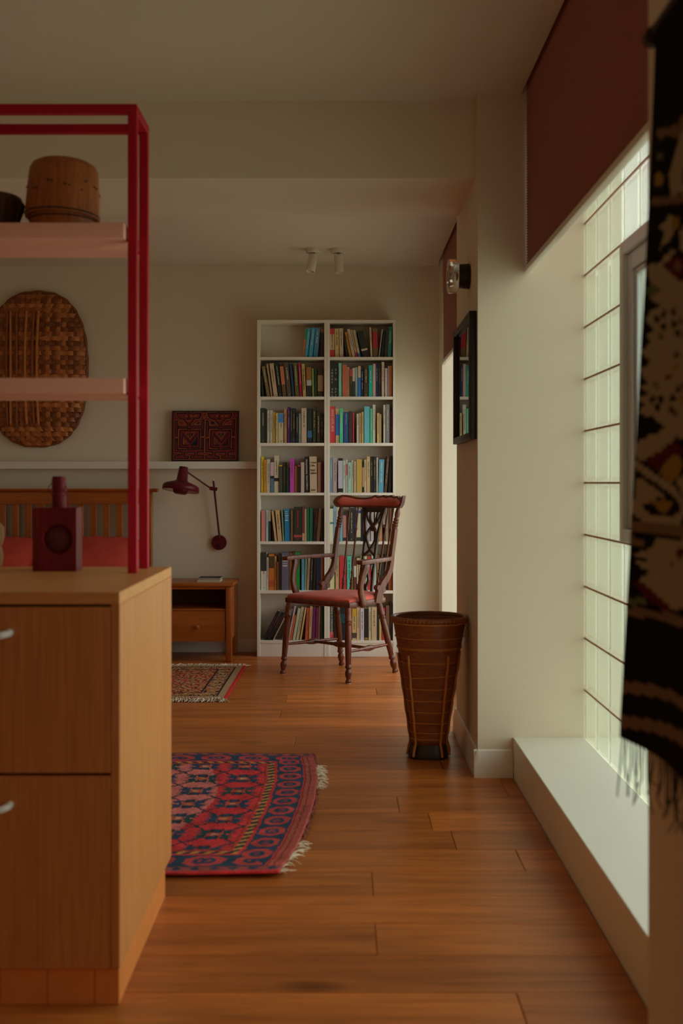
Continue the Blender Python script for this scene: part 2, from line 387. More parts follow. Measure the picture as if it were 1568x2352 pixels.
# ================================================================ kitchen island (near left)
IX, IY0, IY1, IZ = -.4815, 2.47, 3.22, .8986
isl = thing('kitchen_island', (-1.5, 2.85, 0), label='oak veneer kitchen island with terracotta tiled plinth and white bar handles, left foreground', cat='island')
IL = -2.62
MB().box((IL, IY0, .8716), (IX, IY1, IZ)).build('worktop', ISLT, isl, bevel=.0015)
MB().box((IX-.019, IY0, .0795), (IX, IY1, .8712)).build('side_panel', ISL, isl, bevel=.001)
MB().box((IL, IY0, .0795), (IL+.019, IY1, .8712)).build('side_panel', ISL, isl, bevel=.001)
MB().box((IL+.019, IY0+.022, .0795), (IX-.019, IY1, .866)).build('carcass', paint('dark_carcass', (.06, .03, .015), .8), isl)
HAND = paint('white_ceramic', (.82, .82, .76), .25)
xr = IX-.0205
for cI, wd in enumerate((.80, .80, .50)):
    for z0, z1 in ((.0795, .4985), (.505, .866)):
        d = MB().box((xr-wd+.004, IY0, z0), (xr, IY0+.019, z1)).build('drawer_front', ISL, isl, bevel=.001)
        WM[d] = wmat(isl); hc = xr-wd/2; zc = (z0+z1)/2
        hz = {0: .807, 1: .433}[0 if z0 > .3 else 1]
        if cI < 2:
            L_ = .182
            pts = [(hc-L_, IY0+.004, hz+.004), (hc-L_, IY0-.018, hz+.003), (hc-L_+.012, IY0-.032, hz+.001), (hc-L_+.04, IY0-.036, hz-.002)]
            pts = pts+[(hc+(hc-p[0]), p[1], p[2]) for p in reversed(pts)]
            h = MB().tube(pts, .0082, 10).build('handle', HAND, d)
    xr -= wd
TILE = paint('terracotta_tile', (.86, .30, .07), .35, .12, 14, .05)
MB().box((IL+.02, IY0+.012, 0), (IX-.012, IY1-.10, .079)).build('grout_bed', paint('pale_grout', (.45, .33, .22), .9), isl)
x = IX-.002-.0545; first = True
xs = [IX-.002, IX-.0565]
while xs[-1] > IL+.12: xs.append(xs[-1]-.1035)
for a, b in zip(xs[:-1], xs[1:]):
    MB().box((b+.0015, IY0+.004, 0), (a-(0 if a == xs[0] else .0), IY0+.013, .0785)).build('plinth_tile', TILE, isl, bevel=.0012)
ys = [IY0+.0145]
while ys[-1] < IY1-.13: ys.append(ys[-1]+.1035)
ys[-1] = IY1-.10
for a, b in zip(ys[:-1], ys[1:]):
    MB().box((IX-.0125, a, 0), (IX-.002, b-.0015, .0785)).build('plinth_tile', TILE, isl, bevel=.0012)

# ---------------------------------------------------------------- red shelving frame standing on the island
RED = paint('crimson_powder_coat', (.50, .010, .028), .45, .03, spec=.18)
PINK = paint('salmon_pink_lacquer', (.90, .47, .35), .45, .03)
fr = thing('shelf_frame', (-1.5, 3.08, IZ), label='tall crimson metal frame carrying two pink shelves, standing on the island', cat='shelf')
T = .024; FR, FY0, FY1, FT = -.5365, 2.98, 3.147, 2.130
FL = -2.56
for xa in (FR-T, -1.56, FL):
    for ya in (FY0, FY1):
        MB().box((xa, ya, IZ), (xa+T, ya+T, FT-T)).build('post', RED, fr, bevel=.0015)
for ya in (FY0, FY1): MB().box((FL, ya, FT-T), (FR, ya+T, FT)).build('top_rail', RED, fr, bevel=.0015)
for xa in (FR-T, FL): MB().box((xa, FY0+T, FT-T), (xa+T, FY1, FT)).build('cross_rail', RED, fr, bevel=.0015)
for zb in (1.771, 1.3676):
    for ya in (FY0, FY1):
        for xa in (FR-T, ): MB().tube([(xa-.012, ya+.012, zb+.004), (xa+.004, ya+.012, zb+.004)], .004, 8).build('shelf_pin', RED, fr)
    MB().box((FL+T+.002, 2.95, zb), (FR-T-.004, 3.21, zb+.041)).build('shelf', PINK, fr, bevel=.0025, seg=2)
# ---------------------------------------------------------------- baskets on the upper pink shelf
BASK = wood('woven_bamboo_brown', (.27, .070, .013), (.58, .19, .045), 2, 3.0, .55, False, 0, .9)
BASKD = paint('dark_cane', (.05, .022, .008), .6)
bz = 1.812
b = thing('rice_basket', (-.756, 3.08, bz), label='round brown bamboo basket with a lid, on the upper pink shelf', cat='basket')
MB().lathe((-.756, 3.08, bz), (-.756, 3.08, bz+.06), [(0, .075), (.06, .080), (.4, .0865), (1, .087)], 40).build('basket_body', BASK, b)
for zz in (.030, ):
    MB().lathe((-.756, 3.08, bz+zz), (-.756, 3.08, bz+zz+.006), [(0, .085), (.5, .0895), (1, .085)], 40).build('cane_band', BASKD, b)
ax = Vector((.03, .03, 1)).normalized(); c0 = Vector((-.756, 3.08, bz+.038))
MB().lathe(c0, c0+ax*.152, [(0, .0925), (.0, .0985), (.08, .0985), (.55, .095), (.86, .091), (.95, .084), (1, .070), (1.0, .01)], 48).build('lid', BASK, b)
MB().lathe(c0+ax*.004, c0+ax*.010, [(0, .098), (.5, .1005), (1, .098)], 48).build('lid_rim', BASKD, b)
knb = MB()
for i in range(34):
    a_ = -math.pi*1.02+i*.12
    q = c0+ax*(.088-.022*((i*.12) % 1.25))+Vector((math.cos(a_), math.sin(a_), 0))*.0955
    if i % 4 in (0, 1): knb.box(q-Vector((.0025, .003, .0016)), q+Vector((.0025, .003, .0016)))
knb.build('dark_stitches', BLACK, b)
b = thing('flared_basket', (-.952, 3.10, bz), label='dark flared basket cut off by the left frame edge, on the upper pink shelf', cat='basket')
MB().lathe((-.952, 3.10, bz), (-.952, 3.10, bz+.105), [(0, .055), (.3, .066), (.65, .080), (.82, .083), (.95, .078), (1, .070), (1, .02)], 36).build('basket_body', wood('dark_woven_basket', (.05, .028, .01), (.16, .085, .03), 2, 4, .6), b)
for i in range(24):
    a_ = 2*math.pi*i/24; u = Vector((math.cos(a_), math.sin(a_), 0)); o0 = Vector((-.952, 3.10, bz))
    MB().tube([o0+u*.057+Vector((0, 0, .002)), o0+u*.068+Vector((0, 0, .032)), o0+u*.0815+Vector((0, 0, .068)), o0+u*.0845+Vector((0, 0, .086))], .0028, 6).build('basket_stake', BASKD, b)
# ---------------------------------------------------------------- red wooden mould standing on the island
m_ = thing('wooden_mould', (-.78, 3.085, IZ), label='red stained wooden mould with round carved hollow and cylindrical grip, on the island', cat='mould')
RW = wood('red_stained_wood', (.13, .006, .012), (.25, .018, .022), 2, 1.5, .5, spec=.25)
x0, x1, ya, yb, zt = -.8285, -.7115, 3.05, 3.118, IZ+.170
cx_, cz_, r_ = -.762, IZ+.086, .041
# body: slab whose front is a ring of faces around the hollow
N = 40; mb = MB(); outer = []; ring = []
angs = sorted([2*math.pi*i/N for i in range(N)]+[math.atan2(zz-cz_, xx-cx_) % (2*math.pi) for xx in (x0, x1) for zz in (IZ, zt)])
for i, a_ in enumerate(angs):
    dx, dz = math.cos(a_), math.sin(a_)
    tx_ = ((x1 if dx > 0 else x0)-cx_)/dx if abs(dx) > 1e-6 else 1e9
    tz_ = ((zt if dz > 0 else IZ)-cz_)/dz if abs(dz) > 1e-6 else 1e9
    t_ = min(tx_, tz_); outer.append(Vector((cx_+dx*t_, ya, cz_+dz*t_)))
    rr_ = r_*(1+.035*(1 if i % 2 else -1)); ring.append(Vector((cx_+dx*rr_, ya, cz_+dz*rr_)))
inn = [Vector((cx_+(p.x-cx_)*.86, ya+.010, cz_+(p.z-cz_)*.86)) for p in ring]
bk = [Vector((p.x, yb, p.z)) for p in outer]
mb.rings([bk, outer, ring, inn], True, True); mb.build('mould_body', RW, m_)
CARV = paint('dark_red_carving', (.16, .010, .014), .6, .5, 160, .9)
MB().lathe((cx_, ya+.0105, cz_), (cx_, ya-.001, cz_), [(0, .0335), (.35, .0335), (.5, .031), (.62, .024), (.9, .012), (1, .001)], 28).build('carved_medallion', CARV, m_)
for i in range(8):
    a_ = 2*math.pi*i/8; p = Vector((cx_+.021*math.cos(a_), ya+.001, cz_+.021*math.sin(a_)))
    MB().lathe(p+Vector((0, .006, 0)), p, [(0, .0075), (.6, .006), (1, .001)], 10).build('carved_petal', CARV, m_)
MB().lathe((-.766, 3.085, zt), (-.766, 3.085, zt+.085), [(0, .019), (.9, .0195), (1, .017)], 24).build('grip', RW, m_)
cord = [(-.766+.021*math.cos(t_*.5), 3.085+.021*math.sin(t_*.5), zt+.035+.002*math.sin(t_)) for t_ in range(14)]
cord += [(-.748, 3.066, zt+.05), (-.742, 3.062, zt+.06), (-.738, 3.062, zt+.03), (-.735, 3.06, zt+.004), (-.728, 3.052, zt+.003)]
MB().tube(cord, .0016, 6).build('hanging_cord', paint('red_cord', (.30, .02, .03), .8), m_)
cd = [(-.766-.019, 3.085, zt+.068), (-.792, 3.075, zt+.055), (-.788, 3.07, zt+.04), (-.780, 3.069, zt+.036)]
MB().tube(cd, .0013, 6).build('hanging_cord', paint('red_cord', (.30, .02, .03), .8), m_)
# pale straw bundle at the left frame edge
s_ = thing('straw_bundle', (-.985, 3.14, IZ), label='pale straw bundle tied at its waist, at left frame edge on the island', cat='ornament')
prof = [(0, .036), (.08, .044), (.25, .047), (.42, .043), (.46, .039), (.5, .044), (.65, .049), (.85, .048), (.95, .036), (1, .012)]
STRAW = paint('pale_straw', (.62, .42, .20), .6, .2, 60, .3)
MB().lathe((-.985, 3.14, IZ), (-.985, 3.14, IZ+.135), prof, 28).build('straw_core', STRAW, s_)
for i in range(30):
    a_ = 2*math.pi*i/30
    MB().tube([(-.985+(r+.0005)*math.cos(a_+.15*t_), 3.14+(r+.0005)*math.sin(a_+.15*t_), IZ+.135*t_) for t_, r in prof[:-1]], .0032, 5).build('straw', STRAW, s_)
MB().lathe((-.985, 3.14, IZ+.059), (-.985, 3.14, IZ+.066), [(0, .040), (.5, .045), (1, .040)], 28).build('tie', paint('straw_tie', (.40, .24, .10), .7), s_)

# ================================================================ textile hanging on the near pier
def tx_edge(z):     # far edge of the cloth: where it hangs, along the wall
    pts = [(1.87, 1.822), (1.70, 1.83), (1.5, 1.842), (1.3, 1.86), (1.136, 1.873), (1.0, 1.886), (.85, 1.902), (.74, 1.914), (.60, 1.914)]
    for (za, a), (zb_, b_) in zip(pts[:-1], pts[1:]):
        if zb_ <= z <= za: return a+(b_-a)*(za-z)/(za-zb_)
    return pts[0][1] if z > 1.8 else pts[-1][1]
def tx_pt(u, v):    # u metres from the far edge towards the viewer, v metres down from the rod
    z = 1.868-v; t_ = v/1.16
    X = .505-.030*t_*math.exp(-u*5)-.006*math.sin(u*19+t_*2.0)*t_
    return Vector((X, tx_edge(z)-u, z-.010*math.exp(-u*9)*0))
TB, TBE, TRU, TMU, TRE, TGR = (.010, .009, .008), (.42, .36, .24), (.24, .15, .085), (.36, .23, .035), (.12, .013, .018), (.14, .17, .07)
def px_uv(x, y):    # place on the cloth read off at photo position, cloth about .49 m to the right
    d = .492*F_PX/(x-CX); z = CAMZ-(y-HY)*d/F_PX
    return tx_edge(z)-d, 1.868-z
polys = []
def tp(col, pts, ox, oy, sc):
    polys.append((col, [px_uv(ox+p[0]*sc, oy+p[1]*sc) for p in pts]))
A_ = (1400, 0, .2127); B_ = (1400, 500, .2127); C_ = (1400, 1000, .2127); D_ = (1400, 1400, .2211)
def T4(col, pts, fr_): tp(col, pts, *fr_)
T4(TRU, [(455, 1390), (560, 1385), (650, 1340), (790, 1180), (900, 1100), (900, 1500), (640, 1480), (560, 1460), (500, 1520), (455, 1470)], A_)
T4(TBE, [(700, 1430), (800, 1380), (900, 1500), (900, 2100), (700, 2080), (610, 2120), (590, 1900), (640, 1700)], A_)
T4(TRE, [(720, 1830), (800, 1780), (800, 2020), (720, 2000)], A_)
T4(TMU, [(450, 1880), (500, 1850), (550, 1920), (520, 2010), (450, 2010)], A_)
T4(TGR, [(470, 1640), (540, 1650), (530, 1720), (470, 1730)], A_)
T4(TRU, [(420, 2140), (640, 2120), (790, 2080), (900, 2080), (900, 2180), (640, 2200), (420, 2230)], A_)
# hooked figure
T4(TBE, [(480, 90), (560, 60), (600, -40), (660, 0), (640, 180), (600, 260), (520, 340), (540, 250), (560, 160)], B_)
T4(TMU, [(630, -20), (690, 0), (690, 90), (650, 160), (620, 80)], B_)
T4(TBE, [(690, 150), (760, 60), (900, 0), (900, 420), (760, 420), (700, 330)], B_)
T4(TBE, [(400, 520), (520, 480), (620, 340), (660, 360), (560, 520), (640, 640), (700, 700), (760, 640), (900, 600), (900, 1000), (900, 2400), (760, 2400), (620, 2350), (480, 2150), (520, 2140), (420, 2150), (350, 2090), (420, 2030), (350, 1960), (440, 1890), (370, 1830), (430, 1780), (380, 1700), (360, 1630), (460, 1560), (360, 1450), (450, 1350), (410, 1270), (480, 1220), (400, 1110), (440, 1000), (540, 950), (430, 880), (480, 800), (420, 640)], B_)
T4(TRE, [(540, 520), (680, 400), (770, 480), (690, 690)], B_)
T4(TRU, [(630, 520), (680, 450), (720, 520), (680, 600)], B_)
T4(TGR, [(380, 760), (460, 720), (540, 780), (460, 860), (390, 810)], B_)
for px_, py_, c_ in ((640, 1030, TRE), (700, 1120, TRU), (745, 1250, TRE), (530, 1290, TGR), (660, 1490, TRE), (660, 1620, TMU), (600, 1720, TRE), (500, 1810, TRU), (740, 1820, TRE), (720, 1960, TMU), (560, 1170, TB), (500, 1100, TB), (640, 1160, TB), (560, 1040, TB), (680, 1240, TB), (540, 1960, TB), (680, 1860, TB), (470, 1960, TB), (630, 1950, TB), (510, 2050, TB)):
    T4(c_, [(px_-34, py_), (px_, py_-45), (px_+34, py_), (px_, py_+45)], B_)
T4(TRE, [(590, 2020), (640, 2060), (690, 2130), (660, 2160), (610, 2100)], B_)
T4(TBE, [(290, 130), (420, 20), (560, -60), (720, -80), (640, 60), (560, 140), (500, 210), (420, 260), (380, 270), (320, 180)], C_)
T4(TRE, [(420, 260), (620, 100), (690, 100), (740, 210), (620, 210), (540, 320), (560, 400), (500, 380)], C_)
T4(TMU, [(550, 320), (630, 210), (690, 220), (730, 320), (690, 430), (620, 510), (520, 420)], C_)
T4(TBE, [(260, 270), (360, 280), (520, 440), (640, 540), (740, 700), (760, 830), (690, 980), (430, 950), (250, 760), (340, 690), (350, 470), (400, 470), (560, 640), (390, 770), (480, 880), (590, 890), (710, 820), (690, 720), (600, 610), (430, 450)], C_)
T4(TMU, [(460, 720), (560, 680), (640, 740), (560, 860)], C_)
T4(TBE, [(660, 500), (900, 250), (900, 800), (790, 780)], C_)
T4(TRU, [(190, 910), (420, 950), (660, 985), (900, 1010), (900, 1120), (660, 1080), (420, 1060), (190, 1040)], C_)
T4(TRE, [(190, 1160), (300, 1180), (340, 1290), (250, 1380), (185, 1400)], C_)
T4(TRU, [(250, 1150), (330, 1090), (420, 1130), (420, 1200), (330, 1180)], C_)
T4(TBE, [(500, 1100), (700, 1120), (900, 1140), (900, 1700), (760, 1860), (640, 1900), (380, 1560), (450, 1480), (350, 1370), (440, 1350), (340, 1280), (470, 1220)], C_)
T4(TRE, [(650, 1260), (740, 1200), (770, 1270), (700, 1350)], C_)
T4(TRE, [(590, 1410), (620, 1390), (650, 1410), (620, 1435)], C_)
T4(TMU, [(175, 1540), (250, 1520), (290, 1600), (240, 1660), (170, 1650)], C_)
T4(TRU, [(200, 1500), (260, 1440), (310, 1510), (260, 1530)], C_)
T4(TRE, [(330, 1560), (430, 1620), (640, 1910), (560, 1890), (430, 1760)], C_)
T4(TGR, [(170, 1720), (300, 1760), (420, 1740), (430, 1840), (170, 1810)], C_)
T4(TRU, [(160, 1830), (420, 1870), (640, 1930), (900, 2020), (900, 2130), (640, 2030), (420, 1970), (160, 1940)], C_)
T4(TRU, [(140, 710), (420, 770), (600, 840), (760, 910), (900, 970), (900, 1110), (760, 1050), (600, 960), (420, 900), (140, 830)], D_)
T4(TRU, [(140, 1060), (420, 1140), (600, 1200), (760, 1270), (900, 1330), (900, 1480), (760, 1420), (600, 1340), (420, 1270), (140, 1190)], D_)
def inside(p, poly):
    c = False; j = len(poly)-1
    for i in range(len(poly)):
        (xi, yi), (xj, yj) = poly[i], poly[j]
        if (yi > p[1]) != (yj > p[1]) and p[0] < (xj-xi)*(p[1]-yi)/(yj-yi)+xi: c = not c
        j = i
    return c
boxes = [(min(q[0] for q in pl), max(q[0] for q in pl), min(q[1] for q in pl), max(q[1] for q in pl)) for _, pl in polys]
def yarn_at(u, v):
    col = TB; uu = u if u < .34 else .68-u      # the design is mirrored about the middle of the cloth
    for (c_, pl), bb in zip(polys, boxes):
        if bb[0] <= uu <= bb[1] and bb[2] <= v <= bb[3] and inside((uu, v), pl): col = c_
    return col
txt = thing('wall_textile', (.49, 1.55, .70), label='long black woven textile with beige, red and mustard figures hanging at the right frame edge', cat='textile')
NU, NV, UW, VH = 110, 200, .66, 1.16
o = MB().grid(lambda i, j: tx_pt(i*UW, j*VH), NU, NV).build('woven_cloth', vcol('textile_yarn', .95, .5, 500, .2), txt, smooth=180, fix=False)
set_yarn(o, [yarn_at((i+.5)/NU*UW, (j+.5)/NV*VH) for j in range(NV) for i in range(NU)])
so = o.modifiers.new('thickness', 'SOLIDIFY'); so.thickness = .003; so.offset = 0
MB().tube([(.507, 1.858, 1.868), (.507, 1.15, 1.868)], .008, 12).build('hanging_rod', paint('dark_olive_wood', (.03, .022, .008), .6), txt)
MB().lathe((.507, 1.838, 1.862), (.507, 1.866, 1.862), [(0, .010), (.15, .0155), (.85, .0155), (1, .010)], 16).build('rod_end', paint('dark_olive_wood', (.03, .022, .008), .6), txt)
for i in range(46):
    u = .008+i*.0142; p = tx_pt(u, VH); L_ = random.uniform(.05, .105); sw = random.uniform(-.02, .02)
    MB().tube([p, p+Vector((random.uniform(-.004, .004), sw*.3, -L_*.4)), p+Vector((random.uniform(-.008, .008), sw*.8, -L_*.8)), p+Vector((random.uniform(-.008, .008), sw*1.6, -L_))], [.0013, .0013, .0012, .0010], 5).build('fringe_strand', paint('dark_wool', (.03, .025, .02), .9), txt)
# ================================================================ bookcases
BY = 7.43; SC = BY/F_PX
def bx_(x): return (x-CX)*SC
def bz_(y): return CAMZ-(y-HY)*SC
SH = [819.7, 910.8, 1017.3, 1131.7, 1243.8, 1356.4, 1471.7]      # photo heights of the shelf surfaces
SHT = [825.8, 917.4, 1024.2, 1137.8, 1250.2, 1363.4, 1478.0]
TOPZ, BB = bz_(734.6), 7.628
XM = bx_(750)
units = []
for nm, xa, xb, lab in (('left', bx_(590), XM-.0005, 'white bookcase unit left of the pair, upper shelf mostly empty, beside the nightstand'),
                        ('right', XM+.0005, bx_(907.5), 'white bookcase unit right of the pair, standing behind the wooden armchair')):
    t = thing('bookcase', ((xa+xb)/2, 7.53, 0), label=lab, cat='bookcase', group='white bookcases on the back wall')
    tl = .0195; tr_ = .0195
    zt_ = TOPZ-.0178
    MB().box((xa, BY, 0), (xa+tl, BB, zt_)).build('side_panel', SHELFW, t, bevel=.001)
    MB().box((xb-tr_+.004, BY, 0), (xb, BB, zt_)).build('side_panel', SHELFW, t, bevel=.001)
    MB().box((xa, BY, zt_), (xb, BB, TOPZ)).build('top_panel', SHELFW, t, bevel=.001)
    for a, b_ in zip(SH, SHT): MB().box((xa+tl, BY+.001, bz_(b_)), (xb-tr_+.004, BB, bz_(a))).build('shelf', SHELFW, t, bevel=.001)
    MB().box((xa+tl, BB-.008, bz_(1478)), (xb-tr_+.004, BB, zt_)).build('back_panel', SHELFW, t)
    MB().box((xa+tl, BY+.004, 0), (xb-tr_+.004, BY+.02, bz_(1478))).build('plinth', SHELFW, t)
    units.append((xa+tl, xb-tr_+.004))
# ---------------------------------------------------------------- books, read spine by spine
# entry: x0, x1 (foot of the spine), top, lean of the top, colour, then bands (y0, y1, colour) and a title ('t', colour) or writing
OR_ = 'first second third fourth fifth sixth seventh eighth ninth tenth eleventh twelfth thirteenth fourteenth fifteenth sixteenth seventeenth eighteenth nineteenth twentieth twenty-first twenty-second'.split()
Q = .21684
ROWS = [(720, '7a6248', 460), (720, '87704f', 878), (910, '96866a', 494), (1020, 'a29476', 510), (1130, 'a89c80', 517), (1240, 'a89e84', 520), (1360, 'aca28a', 487)]
BK = {}
BK[0, 0] = '''525 547 160 32 8a4a24 orange-and-green b160-272-0c4a2c
548 583 153 33 1d5f6c teal t
590 632 153 33 1f5566 blue t
640 688 153 28 22424f slate-blue t
724 748 163 0 1a1008 black b165-200-5a240c'''
BK[0, 1] = '''816 866 160 0 8d7250 cream-and-red b160-218-a02426 b385-460-a02426 t
872 916 160 -4 a8864f cream t
922 962 158 -5 8d7458 beige t
990 1016 240 -28 14120c black
1025 1051 190 -50 a56a10 orange t
1055 1086 158 -56 8b7055 pale-beige t
1091 1115 165 -56 8d7250 beige-with-red-foot b412-460-8a1c2c t
1119 1143 168 -58 97805c beige-with-blue-foot b425-460-1c4470 t
1168 1236 178 -70 12120c black-with-white-tag b382-402-a08c6c
1250 1270 148 -14 8a7150 cream-with-red-title r
1276 1328 158 -8 3c2a14 brown-with-red-disc b200-370-5c0e14
1334 1343 165 34 8c7a60 thin-cream
1354 1384 180 30 0c1014 black
1390 1422 175 22 17160f charcoal
1427 1466 140 16 0c3a30 dark-green t'''
BK[1, 0] = '''98 120 660 -10 14120b black
152 186 553 -56 4a3a1c olive-brown t
194 214 530 -50 97805a thin-cream
224 268 527 -46 95795a beige t
276 314 515 -44 11110c black-with-white-title t
320 360 558 -34 3c2a18 orange-topped b558-755-82482a
367 412 515 -36 33281c taupe t
421 447 530 -32 172430 navy
454 494 525 -24 3a3010 olive t
500 527 525 -18 6a0c22 crimson t
534 567 537 -16 9f7a3c mustard wOn~Revolution
572 625 570 -4 14140f brown-topped b570-708-5a3810 b708-765-6c6458
632 652 583 -5 4a5424 moss-green
657 682 570 -2 16240e dark-green
690 748 572 0 20130a brown-with-tan-label b655-825-5c4028'''
BK[1, 1] = '''816 905 515 0 131412 big-black V
911 942 528 0 3f6e56 mint-green t
949 1000 545 0 8c4530 coral
1001 1028 568 0 96683c tan t
1031 1055 590 0 1c1a12 black-and-pink b590-665-7c2430 y
1057 1085 578 0 1c1c18 cream-and-black b578-720-9a8268
1088 1115 570 0 56685e grey-teal t
1117 1144 558 0 1c4a74 blue-and-cream b558-680-8c7858
1147 1176 580 0 101828 navy t
1180 1222 550 0 2a1c0c dark-brown t
1229 1270 548 0 00604c emerald t
1273 1303 535 0 7f6250 lilac-brown t
1306 1327 540 0 10122e midnight-blue t
1330 1362 530 0 17150b black o
1366 1394 515 0 9a7c68 tall-pale-pink t
1401 1427 580 0 776452 grey-beige t
1430 1450 558 0 5e4640 mauve-brown
1452 1476 555 0 7a3c08 orange-brown'''
BK[2, 0] = '''88 132 125 0 1c1e18 black t
134 152 140 0 221e18 thin-black
155 180 152 0 98907e white t
185 213 150 0 a39a86 white t
216 242 170 0 9a7c1c yellow t
246 270 180 0 93805e cream t
274 326 180 0 877a5c tan-with-blue-spot b185-280-2c5c84 t
334 362 137 0 946a3c tan-orange t
369 397 115 0 3a1c4a purple t
401 419 130 0 171c14 thin-black t
422 455 127 0 1c2420 dark-teal b440-494-2c2848 t
459 486 170 0 171410 black t
489 514 182 0 4e5450 slate-grey t
518 572 127 0 9a8068 pinkish-beige t
580 628 130 0 171c1c black-with-blue-foot b365-440-1c4460
636 672 115 0 1c2614 dark-green t
680 715 165 0 241a0c dark-brown t
720 749 180 0 1e150c dark-brown t'''
BK[2, 1] = '''818 876 108 0 b0282c bright-red wGRAND~HOTEL~ABYSS
880 918 130 0 8f7c50 tan-with-blue-label b195-415-1c4a80 t
922 958 133 0 2f8a64 green t
964 1016 155 0 16305a navy-with-orange-top b155-166-a05c14 X
1020 1056 160 0 2c2014 dark-brown
1061 1075 175 0 8a2030 thin-crimson
1102 1124 187 0 a09680 white t
1129 1152 178 0 8e7448 tan t
1155 1176 168 0 90764a tan t
1183 1241 110 0 3f7c80 broad-teal b245-250-76a09c
1245 1266 130 0 2c8a60 thin-green t
1271 1300 90 0 aaa08a tall-white t
1316 1345 180 0 8c7444 tan t
1348 1363 190 0 7c6238 thin-tan
1385 1406 92 0 8f8870 tall-cream t
1411 1451 86 0 5a5854 tall-grey t
1458 1484 160 0 4a1014 dark-red'''
BK[3, 0] = '''89 118 133 0 a08408 yellow t
120 149 167 0 a87418 amber t
151 185 160 0 a8a08a white t
188 226 193 0 3c5058 lilac-and-grey b193-338-8e7a78 b338-365-14140f
229 276 122 0 b0a484 tall-cream b360-395-14140f t
279 316 222 0 2c3020 olive-with-yellow-top b222-235-a07c14
320 350 193 0 1e1c10 black o
356 393 250 0 16281e dark-green
396 440 155 0 8a2a7a magenta t
444 478 233 0 6a3c14 rust-brown
481 505 225 0 1c140e black-with-pink-top b225-238-a02448
511 548 193 0 8a7468 lilac-beige
556 598 133 -8 171712 black-with-large-title wMetaphilosophy~~Henri~Lefebvre
607 684 133 -6 8f7a5e broad-grey-beige C
689 722 193 0 6a4a30 brown
727 749 180 0 4a0c18 dark-red'''
BK[3, 1] = '''819 848 145 0 4a5a66 slate-blue t
851 892 147 0 806e66 mauve t
906 955 150 0 8f8890 lilac-and-black b150-176-14140f b470-510-14140f
958 985 175 0 9aa890 pale-mint t
988 1008 163 0 8c8478 white-and-pink b215-330-a84858
1010 1046 195 0 7c9c84 mint t
1048 1069 173 0 b0a892 white t
1073 1096 185 0 b89c70 cream t
1101 1157 162 0 8c702c mustard
1161 1180 185 0 a87850 tan-and-black b185-246-17150f b455-510-17150f
1183 1207 165 0 9c8c64 tan t
1209 1244 132 0 b0905c golden-tan t
1247 1276 133 0 15150e black-with-white-title t
1279 1309 133 0 17160e black-with-yellow-title y
1312 1328 143 0 a49a86 thin-white
1330 1384 163 9 3c7080 broad-teal t
1390 1420 125 30 3c2618 dark-brown t
1434 1462 128 20 181510 black'''
BK[4, 0] = '''93 138 197 0 a0605a dusty-pink
143 165 190 0 8ca0a0 pale-blue t
168 192 192 0 20241e black-with-cream-top b192-310-8a7450
236 260 200 -38 ab8d62 cream
268 312 192 -29 b08e5c cream-with-black-title k
319 335 192 -16 5c6c48 thin-green
341 397 180 -7 0c5c80 broad-blue h
403 430 195 0 5a4428 brown
436 522 158 0 22221a broad-black b455-480-8a3038 r
526 548 155 0 5a2834 maroon-and-cream b437-517-967a5c
551 570 182 0 a07a50 tan
572 600 170 0 0c4a34 green
602 634 170 3 0c4c34 green
640 674 178 22 20120c black-brown r
676 708 172 26 5c3c20 brown
718 742 180 6 1a120a black'''
BK[4, 1] = '''817 855 177 0 9c9c84 sage-white b320-340-1c5c50
858 885 149 0 6a8090 blue-grey t
887 917 139 0 b0a890 tall-cream
926 953 186 0 5a98a0 light-blue
957 991 217 0 b87468 salmon b217-248-28282c b484-517-22201c
993 1018 205 0 3c2410 brown
1021 1076 168 0 22201c broad-black t
1079 1097 163 0 28202c purple-black b340-420-3c2c68
1100 1144 186 0 a09878 cream-with-black-foot b480-517-22201c b195-225-20305c
1147 1173 182 0 181a18 black
1176 1203 186 -4 b04440 bright-red
1212 1246 200 0 8a8690 lilac
1251 1282 200 0 8a7f76 grey-white
1297 1330 200 0 958a74 cream
1339 1372 205 0 8a5c34 orange-tan
1378 1404 178 0 7a6450 grey-with-black-foot b346-517-1c1712 b380-440-6a1c1c
1409 1442 177 0 7c6c50 beige
1448 1482 172 0 6a4428 brown'''
BK[5, 0] = '''89 146 135 0 b4b0a0 black-and-white b135-330-23231e r
149 169 187 0 a8a090 white t
173 228 153 0 a45c10 orange-with-dark-figure b175-300-3a2c10 b430-500-8a3a10
232 253 173 0 a87a44 tan t
257 276 229 0 5c3408 brown
279 301 154 0 241a08 dark-olive
307 386 135 0 4c4858 broad-slate-purple h
390 416 140 0 6a3c10 rust-brown
421 440 135 0 5c2430 maroon-and-pink b300-480-a03450
444 500 133 0 0c6a24 green
517 545 172 2 4a8098 sky-blue t
548 566 180 10 5c7a5c sage
570 595 190 16 8a6a58 pinkish-tan t
602 634 180 13 161c18 black t
638 664 180 12 1c120c black-brown
672 716 185 4 101c30 navy
723 751 175 0 7c4434 pinkish-brown r'''
BK[5, 1] = '''821 868 205 0 98946a sage-cream
877 914 180 0 b0905c tan t
921 996 173 0 b8282c broad-red
1000 1046 173 0 3a9278 teal-green k
1049 1066 196 0 5c4410 olive-brown
1072 1098 206 0 4c2818 maroon-and-white b276-394-b0aa9c
1103 1142 194 0 a88f66 cream-with-black-foot b468-520-22201a k
1145 1169 170 0 90946c sage
1181 1211 173 0 989a70 pale-sage
1215 1253 175 0 a82420 red
1259 1308 154 0 8a9888 grey-sage
1312 1344 158 0 5c3a1c brown t
1350 1390 165 0 1c2018 black-green
1397 1431 165 0 181410 black
1437 1482 182 0 8a4408 orange t'''
